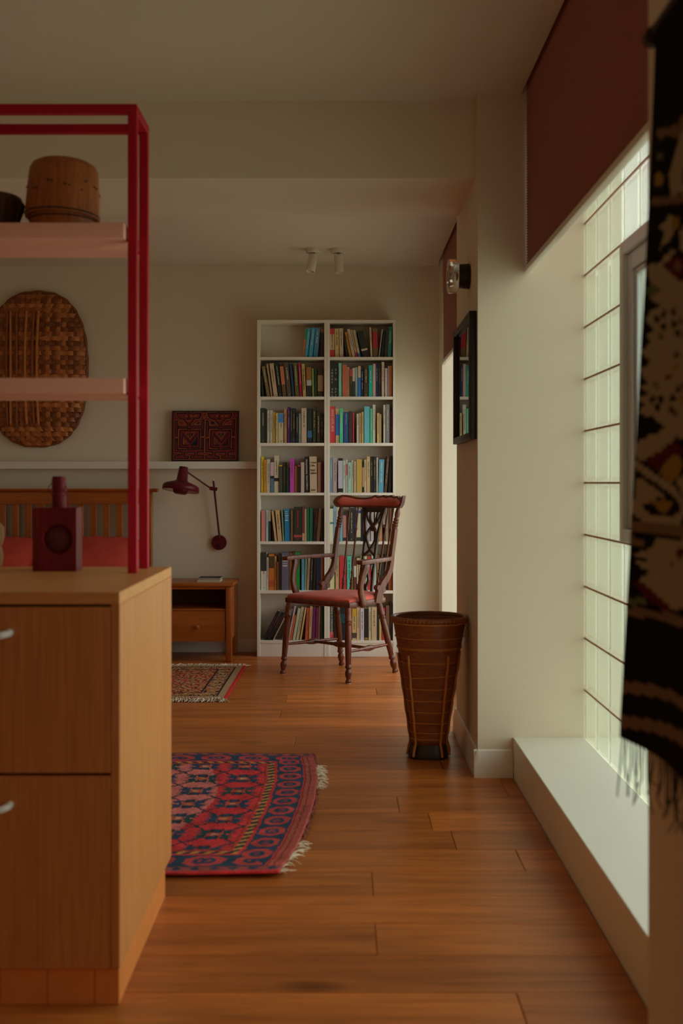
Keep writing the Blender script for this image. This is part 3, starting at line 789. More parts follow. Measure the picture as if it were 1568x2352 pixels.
BK[6, 0] = '''96 134 195 165 121210 black-with-pink-title r
150 184 208 158 14120f black-with-pink-title r
211 224 236 140 8a7a6a cream
306 330 150 108 5a5a60 slate
372 390 140 72 9a8a8a lilac-white
393 415 238 48 a04820 orange-red
421 452 165 60 8c9078 grey-green
459 489 155 58 989068 olive-cream t
497 515 157 58 b09458 tan
553 584 170 22 a8442c red-orange t
592 621 152 15 a47c4c tan k
627 663 165 11 521848 purple
667 689 168 8 5a1a40 plum
692 714 152 8 7c5434 tan-brown t
717 749 152 3 0e2c20 dark-green'''
BK[6, 1] = '''818 860 140 0 2a2e28 black-with-red-foot b420-487-b03038 wLiberty~or~Independence
863 882 150 0 161410 thin-black
912 982 150 0 10161a broad-black-and-teal b230-330-12343c
985 993 160 0 b0401c thin-orange
996 1038 165 0 2a1a10 dark-brown
1041 1052 168 0 c04828 thin-orange-red
1054 1099 176 0 c0a468 cream-yellow-and-black b176-255-b08c08 b431-487-3a342c t
1102 1136 165 0 a48a64 tan t
1141 1180 172 0 a09aa0 lilac-white k
1185 1224 170 0 6a4a10 gold-and-black b176-480-1c160a t
1229 1256 160 0 9c9676 olive-white k
1259 1315 158 0 a8906c broad-tan t
1320 1338 190 0 1e1a14 thin-black
1341 1364 180 0 a08c50 mustard-cream
1369 1404 168 0 9a1c2c crimson
1411 1448 143 0 5c4028 brown
1454 1480 125 0 2c2824 charcoal t'''
PAGES = paint('book_pages', (.55, .47, .33), .9, .08, 90)
def txt_mesh(s, size):
    cu = bpy.data.curves.new('writing', 'FONT'); cu.body = s; cu.size = size; cu.resolution_u = 2; cu.extrude = .0003; cu.offset = .0022
    o_ = bpy.data.objects.new('writing', cu); COL.objects.link(o_); bpy.context.view_layer.update()
    me = bpy.data.meshes.new_from_object(o_.evaluated_get(bpy.context.evaluated_depsgraph_get()))
    bpy.data.objects.remove(o_); bpy.data.curves.remove(cu); return me
def spine_text(par, s, cx_, cz_, y, w_, h_, mat, down=True):
    """lettering fitted into w_ x h_ on a spine; down = reads top to bottom"""
    me = txt_mesh(s, .1); vs = [v.co.copy() for v in me.vertices]
    x0, x1 = min(v.x for v in vs), max(v.x for v in vs); y0, y1 = min(v.y for v in vs), max(v.y for v in vs)
    for v in me.vertices:
        a, b_ = (v.co.x-(x0+x1)/2)/(x1-x0), (v.co.y-(y0+y1)/2)/(y1-y0)
        if down: v.co = (cx_+b_*w_, y-v.co.z, cz_-a*h_)
        else: v.co = (cx_+a*w_, y-v.co.z, cz_+b_*h_)
    me.materials.clear(); me.materials.append(mat)
    return put('title', me, par)
def ink(h): return paint('ink_'+h, hx(h), .7, .0)
SPY = BY+.022; SCS = SPY/F_PX
row_names = ['top', 'second', 'third', 'fourth', 'fifth', 'sixth', 'bottom']
for (r, side), text in sorted(BK.items()):
    Y0, wref, base_y = ROWS[r]; wl = hx(wref); zs = bz_(SH[r]); prev = None
    lines = text.split('\n')
    for i, ln in enumerate(lines):
        p = ln.split(); x0, x1, yt, dx = [float(q) for q in p[:4]]
        PXx = lambda c: (580+c*Q-CX)*SCS
        PZz = lambda c: CAMZ-(Y0+c*Q-HY)*SCS
        X0, X1 = PXx(x0), PXx(x1); lo, hi = units[side]
        X0 = max(X0, lo+.001); X1 = min(X1, hi-.001)
        vis_h = PZz(yt)-zs; th = math.atan2(dx*Q*SCS, vis_h); wd = (X1-X0)*math.cos(th)-.0006
        h = vis_h*math.cos(th)**2/math.cos(th)**1 if abs(th) < .35 else (vis_h-wd*math.sin(abs(th)))/math.cos(th)
        h = max(h, .08)
        # keep below the shelf above
        top_lim = (TOPZ-.02 if r == 0 else bz_(SHT[r-1]))-zs-.004
        if h*math.cos(th)+wd*abs(math.sin(th)) > top_lim: h = (top_lim-wd*abs(math.sin(th)))/math.cos(th)
        dep = random.uniform(.125, .150); rec = random.uniform(-.006, .006)
        lm_ = .3*wl[0]+.6*wl[1]+.1*wl[2]
        def hexs(s_):
            c_ = [a/(.55*b_+.45*lm_)*q_ for a, b_, q_ in zip(hx(s_), wl, (.88, .81, .70))]; k_ = min(1.0, .74/max(c_))
            g_ = .3*c_[0]+.6*c_[1]+.1*c_[2]
            return tuple((q_*.94+g_*.06)*k_*.94 for q_ in c_)
        cname = p[5].replace('-', ' ')
        bm_ = paint('book_cloth_'+p[4]+str(r), hexs(p[4]), .55, .06, 40)
        piv_right = th > 0
        # book frame: origin at the foot corner it leans on
        ox = X1 if piv_right else X0
        s = -1 if piv_right else 1
        a, b_ = (0, s*wd) if s > 0 else (-wd, 0)
        y0_ = SPY+rec; tb = .0018
        cov = MB().box((a, y0_, 0), (a+tb, y0_+dep, h)).box((b_-tb, y0_, 0), (b_, y0_+dep, h)).box((a+tb, y0_, 0), (b_-tb, y0_+tb, h))
        cov.v = [Vector((q.x, q.y-y0_, q.z)) for q in cov.v]
        bo = cov.build('book', bm_, None, origin=(0, 0, 0), smooth=0)
        bo.location = (ox, y0_, zs+.0004); bo.rotation_euler = (0, th, 0)
        pg = MB().box((a+tb, tb, .003), (b_-tb, dep-.003, h-.003)).build('pages', PAGES, bo, local=True, smooth=0)
        lean = ' leaning left' if th < -.09 else ' leaning right' if th > .09 else ''
        where = f'{OR_[i]} from left on {row_names[r]} shelf of {"left" if side == 0 else "right"} bookcase'
        lb = f'{cname} spined book{lean}, {where}'
        if len(lb.split()) > 16: lb = f'{cname} book, {where}'
        tag(bo, lb, 'book', 'books in the white bookcases')
        zq = lambda c: (PZz(c)-zs)/math.cos(th)
        tl_ = None
        for e_ in p[6:]:
            k_ = e_[0]
            if k_ == 'b':
                c0_, c1_, hc_ = e_[1:].split('-'); z1_, z0_ = min(zq(float(c0_)), h), max(zq(float(c1_)), 0)
                if z1_-z0_ > .002:
                    MB().box((a-.0002, -.0006, z0_), (b_+.0002, .006, z1_)).build('spine_band', paint('book_cloth_'+hc_+str(r), hexs(hc_), .55, .05, 40), bo, local=True, smooth=0)
            elif k_ in 'tryokh': tl_ = k_
            elif k_ == 'w':
                s_ = e_[1:].replace('~', ' ')
                col = {'On': '0c0a06', 'GR': 'd8b8a0', 'Me': 'c8c0a8', 'Li': 'c8c4b4'}[s_[:2]]
                zc_, hh = {'On': (.53, .66), 'GR': (.62, .62), 'Me': (.5, .84), 'Li': (.56, .80)}[s_[:2]]
                spine_text(bo, s_, (a+b_)/2, h*zc_, -.0004, wd*.52, h*hh, ink(col))
            elif k_ == 'V':
                for colx, word in ((.28, 'Ainoy dot'), (.72, 'ut n  ory')):
                    for j_, ch in enumerate(word):
                        if ch != ' ': spine_text(bo, ch, a+wd*colx, h*(.78-.0925*j_), -.0004, wd*.20, h*.062, ink('a8a294'), False)
            elif k_ == 'C':
                for j_, word in enumerate(('Critique', 'Life,', 'Henri', 'Lefebvre')):
                    fw = min(1, len(word)/6.0)
                    spine_text(bo, word, a+wd*(.08+.44*fw), h*(.83-.082*j_-(.04 if j_ > 1 else 0)), -.0004, wd*.84*fw, h*.066, ink('14110c'), False)
                for j_ in range(9): MB().box((a+wd*(.15+.07*j_), -.0006, h*.045), (a+wd*(.15+.07*j_+.035), 0, h*.095)).build('barcode_line', ink('14110c'), bo, local=True, smooth=0)
            elif k_ == 'X':
                spine_text(bo, 'Walter Benjamin', (a+b_)/2, h*.74, -.0004, wd*.26, h*.36, ink('c8c4b0'))
                spine_text(bo, 'One Way Street', (a+b_)/2, h*.30, -.0004, wd*.26, h*.40, ink('b08020'))
        if tl_:
            colh = {'t': None, 'r': '8a2030' if r else '7a1418', 'y': 'a8841c', 'o': '8a5a14', 'k': '1c1710', 'h': 'b8b4a8'}[tl_]
            if tl_ == 'r' and r == 6: colh = '8a2448'
            if colh is None:
                lum = sum(hx(p[4])); colh = '4a3a28' if lum > .45 else '847660' if lum < .16 else '9c8e74'
                im = paint('spine_print_'+colh+str(r), tuple(min(.8, q*(.8/wl[1]) if lum < .45 else q) for q in hx(colh)), .7, 0)
            else: im = paint('spine_print_'+colh+str(r), tuple(min(.8, q*1.6) for q in hx(colh)), .7, 0)
            tm = MB()
            if tl_ == 'h':
                for j_ in range(7): tm.box((a+wd*.15, -.0005, h*(.90-.045*j_-.012*(j_ % 3))), (b_-wd*random.uniform(.15, .4), .001, h*(.90-.045*j_-.012*(j_ % 3)+.016)))
            else:
                z_ = h*random.uniform(.84, .92); ze = h*random.uniform(.25, .5); cw = wd*.22; xm = (a+b_)/2
                while z_ > ze:
                    L_ = random.uniform(.0020, .0042)
                    if random.random() < .86: tm.box((xm-cw/2*random.uniform(.6, 1), -.0005, z_-L_), (xm+cw/2*random.uniform(.6, 1), .001, z_))
                    z_ -= L_+.0011
                if random.random() < .5: tm.box((xm-cw*.35, -.0005, h*.05), (xm+cw*.35, .001, h*.05+cw*.8))
            tm.build('title', im, bo, local=True, smooth=0)

# ================================================================ wall ledge, picture, basket, lamp
lg = MB().box((-3.44, 7.545, 1.229), (bx_(589), 7.638, 1.278)).build('wall_ledge', TRIM, None, bevel=.0015)
tag(lg, 'long white ledge fixed along the wall left of the bookcases', 'ledge')
# embroidered picture leaning on the ledge
pc = thing('embroidered_picture', (-.903, 7.585, 1.279), label='small red panel with two maze-like stitched figures, black framed, leaning on the ledge', cat='picture')
PW, PH = .446, .338; pcx = -.908
def PP(px_, py_, d=0.0):
    """point of the panel from its fractions (0..1, from the left and from the top)"""
    z = PH*(1-py_); tilt = .10
    return Vector((pcx-PW/2+PW*px_, 7.573+z*tilt-d, 1.279+z))
fmb = MB()
def pbox(mb, a, b_, d0, d1):
    q = [PP(a[0], a[1], d0), PP(b_[0], a[1], d0), PP(b_[0], b_[1], d0), PP(a[0], b_[1], d0)]
    q2 = [PP(a[0], a[1], d1), PP(b_[0], a[1], d1), PP(b_[0], b_[1], d1), PP(a[0], b_[1], d1)]
    mb.rings([q, q2])
for a, b_ in (((0, 0), (1, .022)), ((0, .975), (1, 1)), ((0, .022), (.016, .975)), ((.984, .022), (1, .975))): pbox(fmb, a, b_, -.012, .012)
fmb.build('frame', BLACK, pc)
mp_ = MB(); pbox(mp_, (.016, .022), (.984, .975), -.006, .004)
MRED = paint('mola_red_cloth', (.20, .018, .020), .9, .12, 60); MORG = paint('mola_orange_thread', (.46, .15, .03), .9, .1, 60); MBLK = paint('mola_black_cloth', (.012, .010, .010), .9)
mp_.build('red_cloth', MRED, pc)
def stroke(mb, pts, wd, d):
    pts = [((x-118)/1325, (y-108)/1025) for x, y in pts]
    for p, q in zip(pts[:-1], pts[1:]):
        a = Vector((p[0]*PW, p[1]*PH)); b_ = Vector((q[0]*PW, q[1]*PH)); t_ = b_-a
        if t_.length < 1e-6: continue
        t_.normalize(); n_ = Vector((-t_.y, t_.x))*wd/2; a = a-t_*wd*.4; b_ = b_+t_*wd*.4
        c4 = [a+n_, b_+n_, b_-n_, a-n_]
        mb.rings([[PP(c.x/PW, c.y/PH, .004) for c in c4], [PP(c.x/PW, c.y/PH, d) for c in c4]])
fig_b = [  # black slits of one figure (left), crop coordinates
 [(215, 155), (350, 155), (440, 142), (530, 165), (560, 155), (690, 155), (685, 200), (650, 260), (560, 270), (520, 330), (475, 390), (475, 415), (700, 412), (715, 290), (755, 285), (745, 610), (710, 610), (710, 460), (480, 462), (478, 495), (665, 505), (660, 850), (500, 855)],
 [(215, 155), (220, 210), (260, 260), (350, 280), (390, 340), (435, 375), (435, 425), (235, 430), (225, 310), (180, 315), (180, 630), (225, 625), (232, 460), (435, 462), (435, 500), (280, 515), (280, 845), (450, 858), (452, 890), (240, 900), (225, 680), (185, 685), (180, 940), (310, 945), (315, 1000), (175, 1020), (175, 1075), (450, 1080), (450, 1035), (375, 1020), (375, 955), (570, 950), (570, 1010), (490, 1025), (492, 1075), (755, 1075), (755, 1015), (630, 1010), (630, 950), (745, 945), (745, 665), (705, 670), (710, 880), (505, 890)],
 [(330, 570), (485, 750), (620, 570)], [(325, 640), (325, 805), (450, 805)], [(615, 640), (615, 805), (500, 805)], [(440, 180), (445, 265)], [(410, 270), (480, 270)]]
fig_o = [
 [(200, 140), (350, 140), (440, 128), (530, 150), (560, 140), (705, 140), (705, 210), (665, 275), (570, 285), (490, 400), (690, 398), (700, 275), (770, 270), (760, 625), (690, 630), (690, 480), (490, 485)],
 [(200, 140), (205, 220), (255, 275), (345, 295), (420, 400), (420, 412), (245, 412), (235, 298), (165, 300), (165, 642), (235, 640), (248, 480), (425, 485)],
 [(245, 490), (260, 500), (245, 870), (440, 885)], [(690, 500), (685, 885), (510, 890)],
 [(165, 1085), (160, 1010), (300, 1000), (300, 960), (165, 955), (170, 665), (235, 655)], [(165, 1090), (460, 1098), (468, 1020), (390, 1010), (390, 968), (555, 965), (555, 1005), (480, 1015), (480, 1090), (765, 1090), (770, 1000), (645, 1000), (645, 965), (760, 960), (760, 650), (690, 648)],
 [(385, 560), (565, 550), (485, 680), (385, 560)], [(340, 660), (345, 800), (445, 800), (340, 660)], [(255, 315), (330, 315), (385, 385), (255, 385), (255, 315)], [(560, 375), (665, 310), (670, 380), (560, 375)],
 [(415, 310), (480, 310)], [(385, 205), (415, 200), (415, 225), (385, 225), (385, 205)], [(480, 205), (510, 200), (512, 228), (482, 228), (480, 205)], [(550, 205), (620, 200), (600, 225), (550, 220)], [(455, 580), (455, 615)], [(490, 580), (490, 640)], [(360, 720), (360, 790)], [(385, 745), (385, 790)], [(735, 155), (835, 155), (835, 250), (735, 250), (735, 155)], [(760, 190), (810, 190)], [(760, 220), (810, 220)]]
for dx_ in (0, 612):
    k_ = MB()
    for pl in fig_b: stroke(k_, [(min(x+dx_, 1400), y) for x, y in pl], .0058, .0056)
    k_.build('black_stitching', MBLK, pc, smooth=0)
    k_ = MB()
    for pl in fig_o:
        if dx_ and max(x for x, y in pl) > 830: continue
        stroke(k_, [(min(x+dx_, 1410), y) for x, y in pl], .0026, .0052)
    k_.build('orange_stitching', MORG, pc, smooth=0)
for pl, c_ in (([(505, 800), (610, 800), (610, 660)], '14203c'), ([(400, 568), (550, 560), (487, 662)], '3c1a10'), ([(1012, 568), (1162, 560), (1099, 662)], '2c2a10'), ([(890, 320), (930, 320), (995, 385), (890, 385)], '14183a'), ([(575, 372), (655, 322), (660, 376)], '24200c'), ([(940, 660), (945, 798), (1055, 798)], '3c1424'), ([(1225, 660), (1225, 798), (1120, 798)], '4a1a18')):
    q = [((x-118)/1325, (y-108)/1025) for x, y in pl]
    MB().rings([[PP(x, y, .004) for x, y in q], [PP(x, y, .0050) for x, y in q]]).build('cloth_patch', paint('mola_'+c_, hx(c_), .9), pc, smooth=0)

# woven tray-like basket hung on the wall
wb = thing('woven_wall_basket', (-2.03, 7.60, 1.38), label='big oval dark woven basket hung on the wall above the headboard', cat='basket')
wcx, wcz, wa, wbh, wy = -2.035, 1.897, .330, .512, 7.632
def rim(a_):
    c_, s__ = math.cos(a_), math.sin(a_); e_ = 2.0/2.5
    return (wcx+wa*math.copysign(abs(c_)**e_, c_), wcz+wbh*math.copysign(abs(s__)**e_, s__))
def wdome(x, z):
    r = (abs((x-wcx)/wa)**2.5+abs((z-wcz)/wbh)**2.5)
    return .020+.075*max(0, 1-r)**.55
CANES = [paint('cane_'+str(i), hx(c), .45, .25, 30, .2) for i, c in enumerate(('ba6c34', '985628', 'c87c3e', '84481e', 'aa602c'))]
pz, pxp = .0315, .0335
nz_ = int(2*wbh/pz); nx_ = int(2*wa/pxp)
for j in range(nz_):
    z = wcz-wbh+(j+.5)*pz+random.uniform(-.002, .002); hz = 1-abs((z-wcz)/wbh)**2.5
    if hz <= .02: continue
    hw = wa*hz**.4*1.015; n_ = max(3, int(2*hw/pxp*4)); rs = []
    for i in range(n_+1):
        x = wcx-hw+2*hw*i/n_; ph = (x-wcx)/pxp
        d = wdome(x, z)+.0045*math.cos(math.pi*(ph/1.0)+math.pi*(j % 2)); hh = pz*.47
        rs.append([Vector((x, wy-d, z-hh)), Vector((x, wy-d-.0025, z)), Vector((x, wy-d, z+hh)), Vector((x, wy-d+.003, z))])
    MB().rings(rs).build('weaver_strip', random.choice(CANES), wb, smooth=60)
for i in range(nx_+1):
    x = wcx-wa+(i+.0)*pxp*2*wa/(nx_*pxp); hx_ = 1-abs((x-wcx)/wa)**2.5
    if hx_ <= .02: continue
    hh = wbh*hx_**.4; n_ = max(3, int(2*hh/pz*4)); rs = []; i_ = round((x-wcx)/pxp)
    for j in range(n_+1):
        z = wcz-hh+2*hh*j/n_; ph = (z-(wcz-wbh+.5*pz))/pz
        d = wdome(x, z)-.0045*math.cos(math.pi*ph+math.pi*(i_ % 2)); ww = pxp*.43
        rs.append([Vector((x-ww, wy-d, z)), Vector((x, wy-d-.002, z)), Vector((x+ww, wy-d, z)), Vector((x, wy-d+.003, z))])
    MB().rings(rs).build('stake_strip', random.choice(CANES), wb, smooth=60)
bkf = MB(); rs_ = []
for q_ in (1.0, .97, .92, .85, .75, .6, .4, .2, .03):
    rs_.append([Vector((wcx+(x-wcx)*q_, wy-max(.004, wdome(wcx+(x-wcx)*q_, wcz+(z-wcz)*q_)-.013), wcz+(z-wcz)*q_)) for x, z in [rim(2*math.pi*i/48) for i in range(48)]])
bkf.rings(rs_, True, True).build('dark_gap_sheet', paint('gap_shade', (.05, .022, .009), .8), wb)  # added dark sheet, stands in for the shade in the gaps between strips
rp_ = [rim(2*math.pi*i/72) for i in range(73)]
MB().tube([(x, wy-.020, z) for x, z in rp_], [.013+.003*math.sin(i*2.2) for i in range(73)], 8, False).build('rim', CANES[3], wb)
for px_ in (16, 26, 40, 59, 76, 86):
    x0_ = (px_-CX)*7.55/F_PX; rs = []
    for j in range(15):
        z = wcz-.37+.75*j/14; x = x0_+.02*(((z-wcz)/.4)**2)*(-1 if px_ < 50 else 1)*(.4 if px_ > 20 else -.2)
        rs.append((x, wy-wdome(x, z)-.010, z))
    MB().tube(rs, .0085, 7).build('cane_rib', CANES[px_ % 3], wb)
MB().box((wcx-.02, wy-.03, wcz+.30), (wcx+.02, 7.640, wcz+.34)).build('wall_hook', BLACK, wb)

# burgundy wall lamp
lp = thing('wall_lamp', (-.82, 7.61, .70), label='burgundy swing-arm reading lamp fixed to the wall above the nightstand', cat='lamp')
BUR = paint('burgundy_lacquer', (.12, .010, .016), .35, .03, spec=.3); LWH = paint('lamp_white', (.75, .66, .55), .4)
pl_ = Vector((-.820, 7.64, .736))
MB().lathe(pl_, pl_-Vector((0, .038, 0)), [(0, .050), (.88, .050), (1, .0465), (1, .005)], 28).build('wall_plate', BUR, lp)
MB().lathe(pl_+Vector((0, -.038, -.02)), pl_+Vector((0, -.052, -.02)), [(0, .009), (1, .008)], 14).build('switch', BLACK, lp)
ra, rb = Vector((-.812, 7.575, .765)), Vector((-.852, 7.560, 1.150))
MB().tube([pl_+Vector((.004, -.03, .03)), ra, rb], .0065, 10).build('upright', BUR, lp)
MB().lathe(rb, rb+(rb-ra).normalized()*.012, [(0, .0068), (1, .0068)], 12).build('end_cap', LWH, lp)
jt = ra.lerp(rb, .86)
MB().tube([jt+Vector((-.028, -.012, .004)), jt+Vector((.022, -.012, -.004))], .0125, 12).build('joint', BUR, lp)
MB().lathe(jt+Vector((.016, -.012, -.012)), jt+Vector((.020, -.014, -.026)), [(0, .007), (1, .006)], 10).build('joint_cap', LWH, lp)
axd = Vector((.12, .13, 1)).normalized(); bc = Vector((-1.045, 7.38, 1.083))       # shade axis, brim centre
top = bc+axd*.158
MB().tube([jt+Vector((-.02, -.012, .002)), top-axd*.035+Vector((.03, .01, 0))], .006, 10).build('arm', BUR, lp)
prof = [(.158, .001), (.158, .026), (.154, .028), (.072, .035), (.062, .045), (.052, .075), (.042, .104), (.030, .117), (.0, .118)]
o = MB().lathe(bc, bc+axd, prof, 40, False).build('shade', BUR, lp, smooth=50, fix=False)
so = o.modifiers.new('thickness', 'SOLIDIFY'); so.thickness = .0015
ins = [(.0015, .1165), (.029, .1155), (.040, .102), (.050, .073), (.058, .04), (.058, .001)]
MB().lathe(bc, bc+axd, ins, 40, False).build('shade_lining', LWH, lp, smooth=50, fix=False)
MB().lathe(bc, bc+axd, [(.030, .050), (.012, .052), (-.012, .046), (-.020, .036), (-.020, .001)], 28, False).build('glare_bowl', BUR, lp, smooth=50, fix=False)

# ---------------------------------------------------------------- ceiling spots
SPW = paint('spot_white', (.78, .70, .58), .45, .02)
for nm, px_, tip, lab in (('a', 720, Vector((-.020, -.03, -.12)), 'white ceiling spotlight tilted to the left, left of the pair'), ('b', 777, Vector((.006, -.012, -.12)), 'white ceiling spotlight hanging straight down, right of the pair')):
    X = (px_-CX)*7.08/F_PX; c_ = Vector((X, 7.08, 2.593))
    t = thing('ceiling_spotlight', c_, label=lab, cat='spotlight', group='ceiling spotlights before the bookcases')
    MB().lathe(c_, c_-Vector((0, 0, .026)), [(0, .049), (.8, .049), (1, .046), (1, .01)], 28).build('ceiling_rose', SPW, t)
    j_ = c_-Vector((0, 0, .034)); tip.normalize()
    MB().tube([c_-Vector((0, 0, .02)), j_+tip*.012], .009, 10).build('swivel', paint('steel', (.3, .28, .25), .3, metal=1), t)
    s_ = j_+tip*.006
    MB().lathe(s_, s_+tip*.112, [(0, .006), (0, .026), (.02, .028), (.98, .028), (1, .027), (1, .023), (.9, .021)], 28).build('barrel', SPW, t)
    MB().lathe(s_+tip*.100, s_+tip*.103, [(0, .0205), (1, .020)], 20).build('lens', paint('spot_lens', (.5, .5, .48), .15), t)

# ================================================================ bed, pillows, nightstand
bd = thing('bed', (-2.07, 6.5, 0), label='honey pine bed with slatted headboard, behind the island', cat='bed')
HX1, HX0, HYF = -1.246, -2.90, 7.47
MB().box((HX1-.075, HYF, 0), (HX1, HYF+.05, 1.075)).build('headboard_post', PINE, bd, bevel=.003)
MB().box((HX0, HYF, 0), (HX0+.075, HYF+.05, 1.075)).build('headboard_post', PINE, bd, bevel=.003)
MB().box((HX0+.075, HYF+.004, .995), (HX1-.075, HYF+.046, 1.075)).build('top_rail', PINEX, bd, bevel=.002)
MB().prism([(HYF-.016, 1.098), (HYF-.016, 1.089), (HYF-.002, 1.075), (HYF+.052, 1.075), (HYF+.064, 1.089), (HYF+.064, 1.098)], 0, HX0-.03, HX1+.034).build('headboard_cap', PINEX, bd, smooth=0)
MB().box((HX0+.075, HYF+.006, .50), (HX1-.075, HYF+.044, .58)).build('lower_rail', PINEX, bd)
x = -1.442+.0855
while x > HX0+.12:
    MB().box((x-.043, HYF+.014, .58), (x, HYF+.036, .996)).build('headboard_slat', PINE, bd, bevel=.0015); x -= .0855
for xs_ in (HX1-.03, HX0): MB().box((xs_, 5.45, .26), (xs_+.03, HYF, .42)).build('side_rail', PINE, bd, bevel=.002)
MB().box((HX0, 5.42, 0), (HX1, 5.46, .55)).build('footboard', PINEX, bd, bevel=.002)
LIN = paint('brick_red_linen', (.60, .078, .054), .95, .1, 20, .35, spec=.1)
MB().box((HX0+.04, 5.47, .30), (HX1-.04, HYF-.005, .535)).build('mattress', LIN, bd, bevel=.04, seg=3)
def cushion(mb, c_, w_, d_, h_, tilt):
    def f(i, j):
        u, v = i*2-1, j*2-1
        return u, v
    top_, bot = [], []
    N_ = 22
    for sgn in (1, -1):
        def fn(i, j, sgn=sgn):
            u, v = i*2-1, j*2-1
            t_ = max(0, (1-abs(u)**3))**.5*max(0, (1-abs(v)**3))**.5
            z = sgn*h_/2*t_+.008*noise.noise(Vector((u*4, v*4, sgn+c_[0])))*t_
            x_, y_ = u*w_/2*(1-.03*abs(v)), v*d_/2
            y2 = y_*math.cos(tilt)-z*math.sin(tilt); z2 = y_*math.sin(tilt)+z*math.cos(tilt)
            return Vector((c_[0]+x_, c_[1]+y2, c_[2]+z2))
        mb.grid(fn, N_, N_)
    return mb
for xc, lab in ((-1.592, 'brick red linen pillow at the right side of the bed, against the headboard'), (-2.235, 'brick red linen pillow at the left side of the bed, behind the red mould')):
    o = cushion(MB(), (xc, 7.20, .665), .635, .44, .17, .42).build('pillow', LIN, None, smooth=180)
    tag(o, lab, 'pillow', 'pillows on the bed')
# nightstand
ns = thing('nightstand', (-.93, 7.4, 0), label='honey pine nightstand with one drawer and open shelf, under the wall lamp', cat='nightstand')
NX0, NX1, NY0, NY1, NT = -1.20, -.682, 7.20, 7.585, .500
MB().box((NX0, NY0-.012, NT-.020), (NX1, NY1, NT)).build('top', PINEX, ns, bevel=.006, seg=2)
for xa in (NX0+.012, NX1-.052):
    for ya in (NY0, NY1-.042):
        MB().box((xa, ya, 0), (xa+.040, ya+.040, NT-.0205)).build('leg', PINE, ns, bevel=.008, seg=2)
for xa in (NX0+.022, NX1-.034): MB().box((xa, NY0+.041, .132), (xa+.012, NY1-.043, NT-.0205)).build('side_panel', PINE, ns)
MB().box((NX0+.053, NY1-.03, .132), (NX1-.053, NY1-.02, NT-.0205)).build('back_panel', paint('nightstand_back', (.14, .06, .018), .7), ns)
MB().box((NX0+.053, NY0+.015, .325), (NX1-.053, NY1-.031, .337)).build('inner_shelf', PINEX, ns)
MB().box((NX0+.053, NY0+.012, NT-.040), (NX1-.053, NY0+.03, NT-.0205)).build('front_rail', PINEX, ns)
MB().box((NX0+.053, NY0+.02, .132), (NX1-.053, NY1-.031, .142)).build('bottom_panel', PINEX, ns)
dr = MB().prism([(NY0+.012, .128), (NY0+.006, .222), (NY0+.012, .322), (NY0+.028, .322), (NY0+.028, .128)], 0, NX0+.055, NX1-.055).build('drawer', PINEX, ns, smooth=0)
WM[dr] = wmat(ns)
kx = (453-CX)*7.2/F_PX
MB().lathe((kx, NY0+.007, .223), (kx, NY0-.022, .223), [(0, .008), (.3, .007), (.6, .013), (.85, .0145), (1, .009), (1, .001)], 18).build('knob', PINE, dr)
for zb, ht, c_, dx_, lab in ((NT, .017, 'a89880', 0, 'cream notebook lying on the nightstand, under the dark blue one'), (NT+.0172, .010, '1c1c34', .006, 'dark blue notebook lying on top of the cream one on the nightstand')):
    xa, xb = (454-CX)*7.3/F_PX+dx_, (507-CX)*7.3/F_PX
    bo = MB().box((xa, 7.26, zb), (xb, 7.42, zb+.0012)).box((xa, 7.26, zb+ht-.0012), (xb, 7.42, zb+ht)).box((xa, 7.418, zb+.0012), (xb, 7.42, zb+ht-.0012)).build('notebook', paint('notebook_'+c_, hx(c_), .5), None, smooth=0)
    tag(bo, lab, 'notebook')
    WM[bo] = Matrix.Translation(bo.location)
    MB().box((xa+.002, 7.2605, zb+.0013), (xb-.002, 7.4175, zb+ht-.0013)).build('pages', PAGES, bo, smooth=0)

# ================================================================ pier: sconce, framed picture, socket
sc = thing('wall_sconce', (PX, 4.67, 1.984), label='black wall light with thick clear glass disc, high on the pier', cat='lamp')
c_ = Vector((PX, 4.67, 1.984))
MB().lathe(c_, c_-Vector((.049, 0, 0)), [(0, .050), (.1, .052), (.9, .049), (1, .046), (1, .01)], 32).build('lamp_base', BLACK, sc)
GL = MATS.get('clear_glass')
if GL is None:
    GL, n_, L_, p_ = base('clear_glass'); p_.inputs['Transmission Weight'].default_value = 1; p_.inputs['Roughness'].default_value = .03; p_.inputs['IOR'].default_value = 1.48
    p_.inputs['Base Color'].default_value = (.95, .97, .93, 1); MATS['clear_glass'] = GL
MB().lathe(c_-Vector((.046, 0, 0)), c_-Vector((.090, 0, 0)), [(0, .042), (0, .058), (.12, .066), (.3, .070), (.92, .070), (1, .066), (1, .03), (.55, .028), (.5, .001)], 40).build('glass_shade', GL, sc)
MB().lathe(c_-Vector((.045, 0, 0)), c_-Vector((.062, 0, 0)), [(0, .024), (.7, .020), (1, .010), (1, .001)], 20).build('bulb', paint('amber_bulb', (.45, .13, .03), .2), sc)
fp = thing('framed_picture', (PX, 4.74, 1.31), label='black framed glazed picture on the pier, its glass mirroring the bookcase', cat='picture')
def pfr(mb, x0, x1, ya, yb, za, zb, wd): frame(mb, x0, x1, ya, yb, za, zb, wd)
fa, fb_, fz0, fz1 = 4.42, 5.06, 1.306, 1.806
for q in (((fa, fz0), (fa+.028, fz1)), ((fb_-.028, fz0), (fb_, fz1)), ((fa+.028, fz0), (fb_-.028, fz0+.028)), ((fa+.028, fz1-.028), (fb_-.028, fz1))):
    MB().box((PX-.030, q[0][0], q[0][1]), (PX, q[1][0], q[1][1])).build('frame_rail', BLACK, fp, bevel=.004, seg=2)
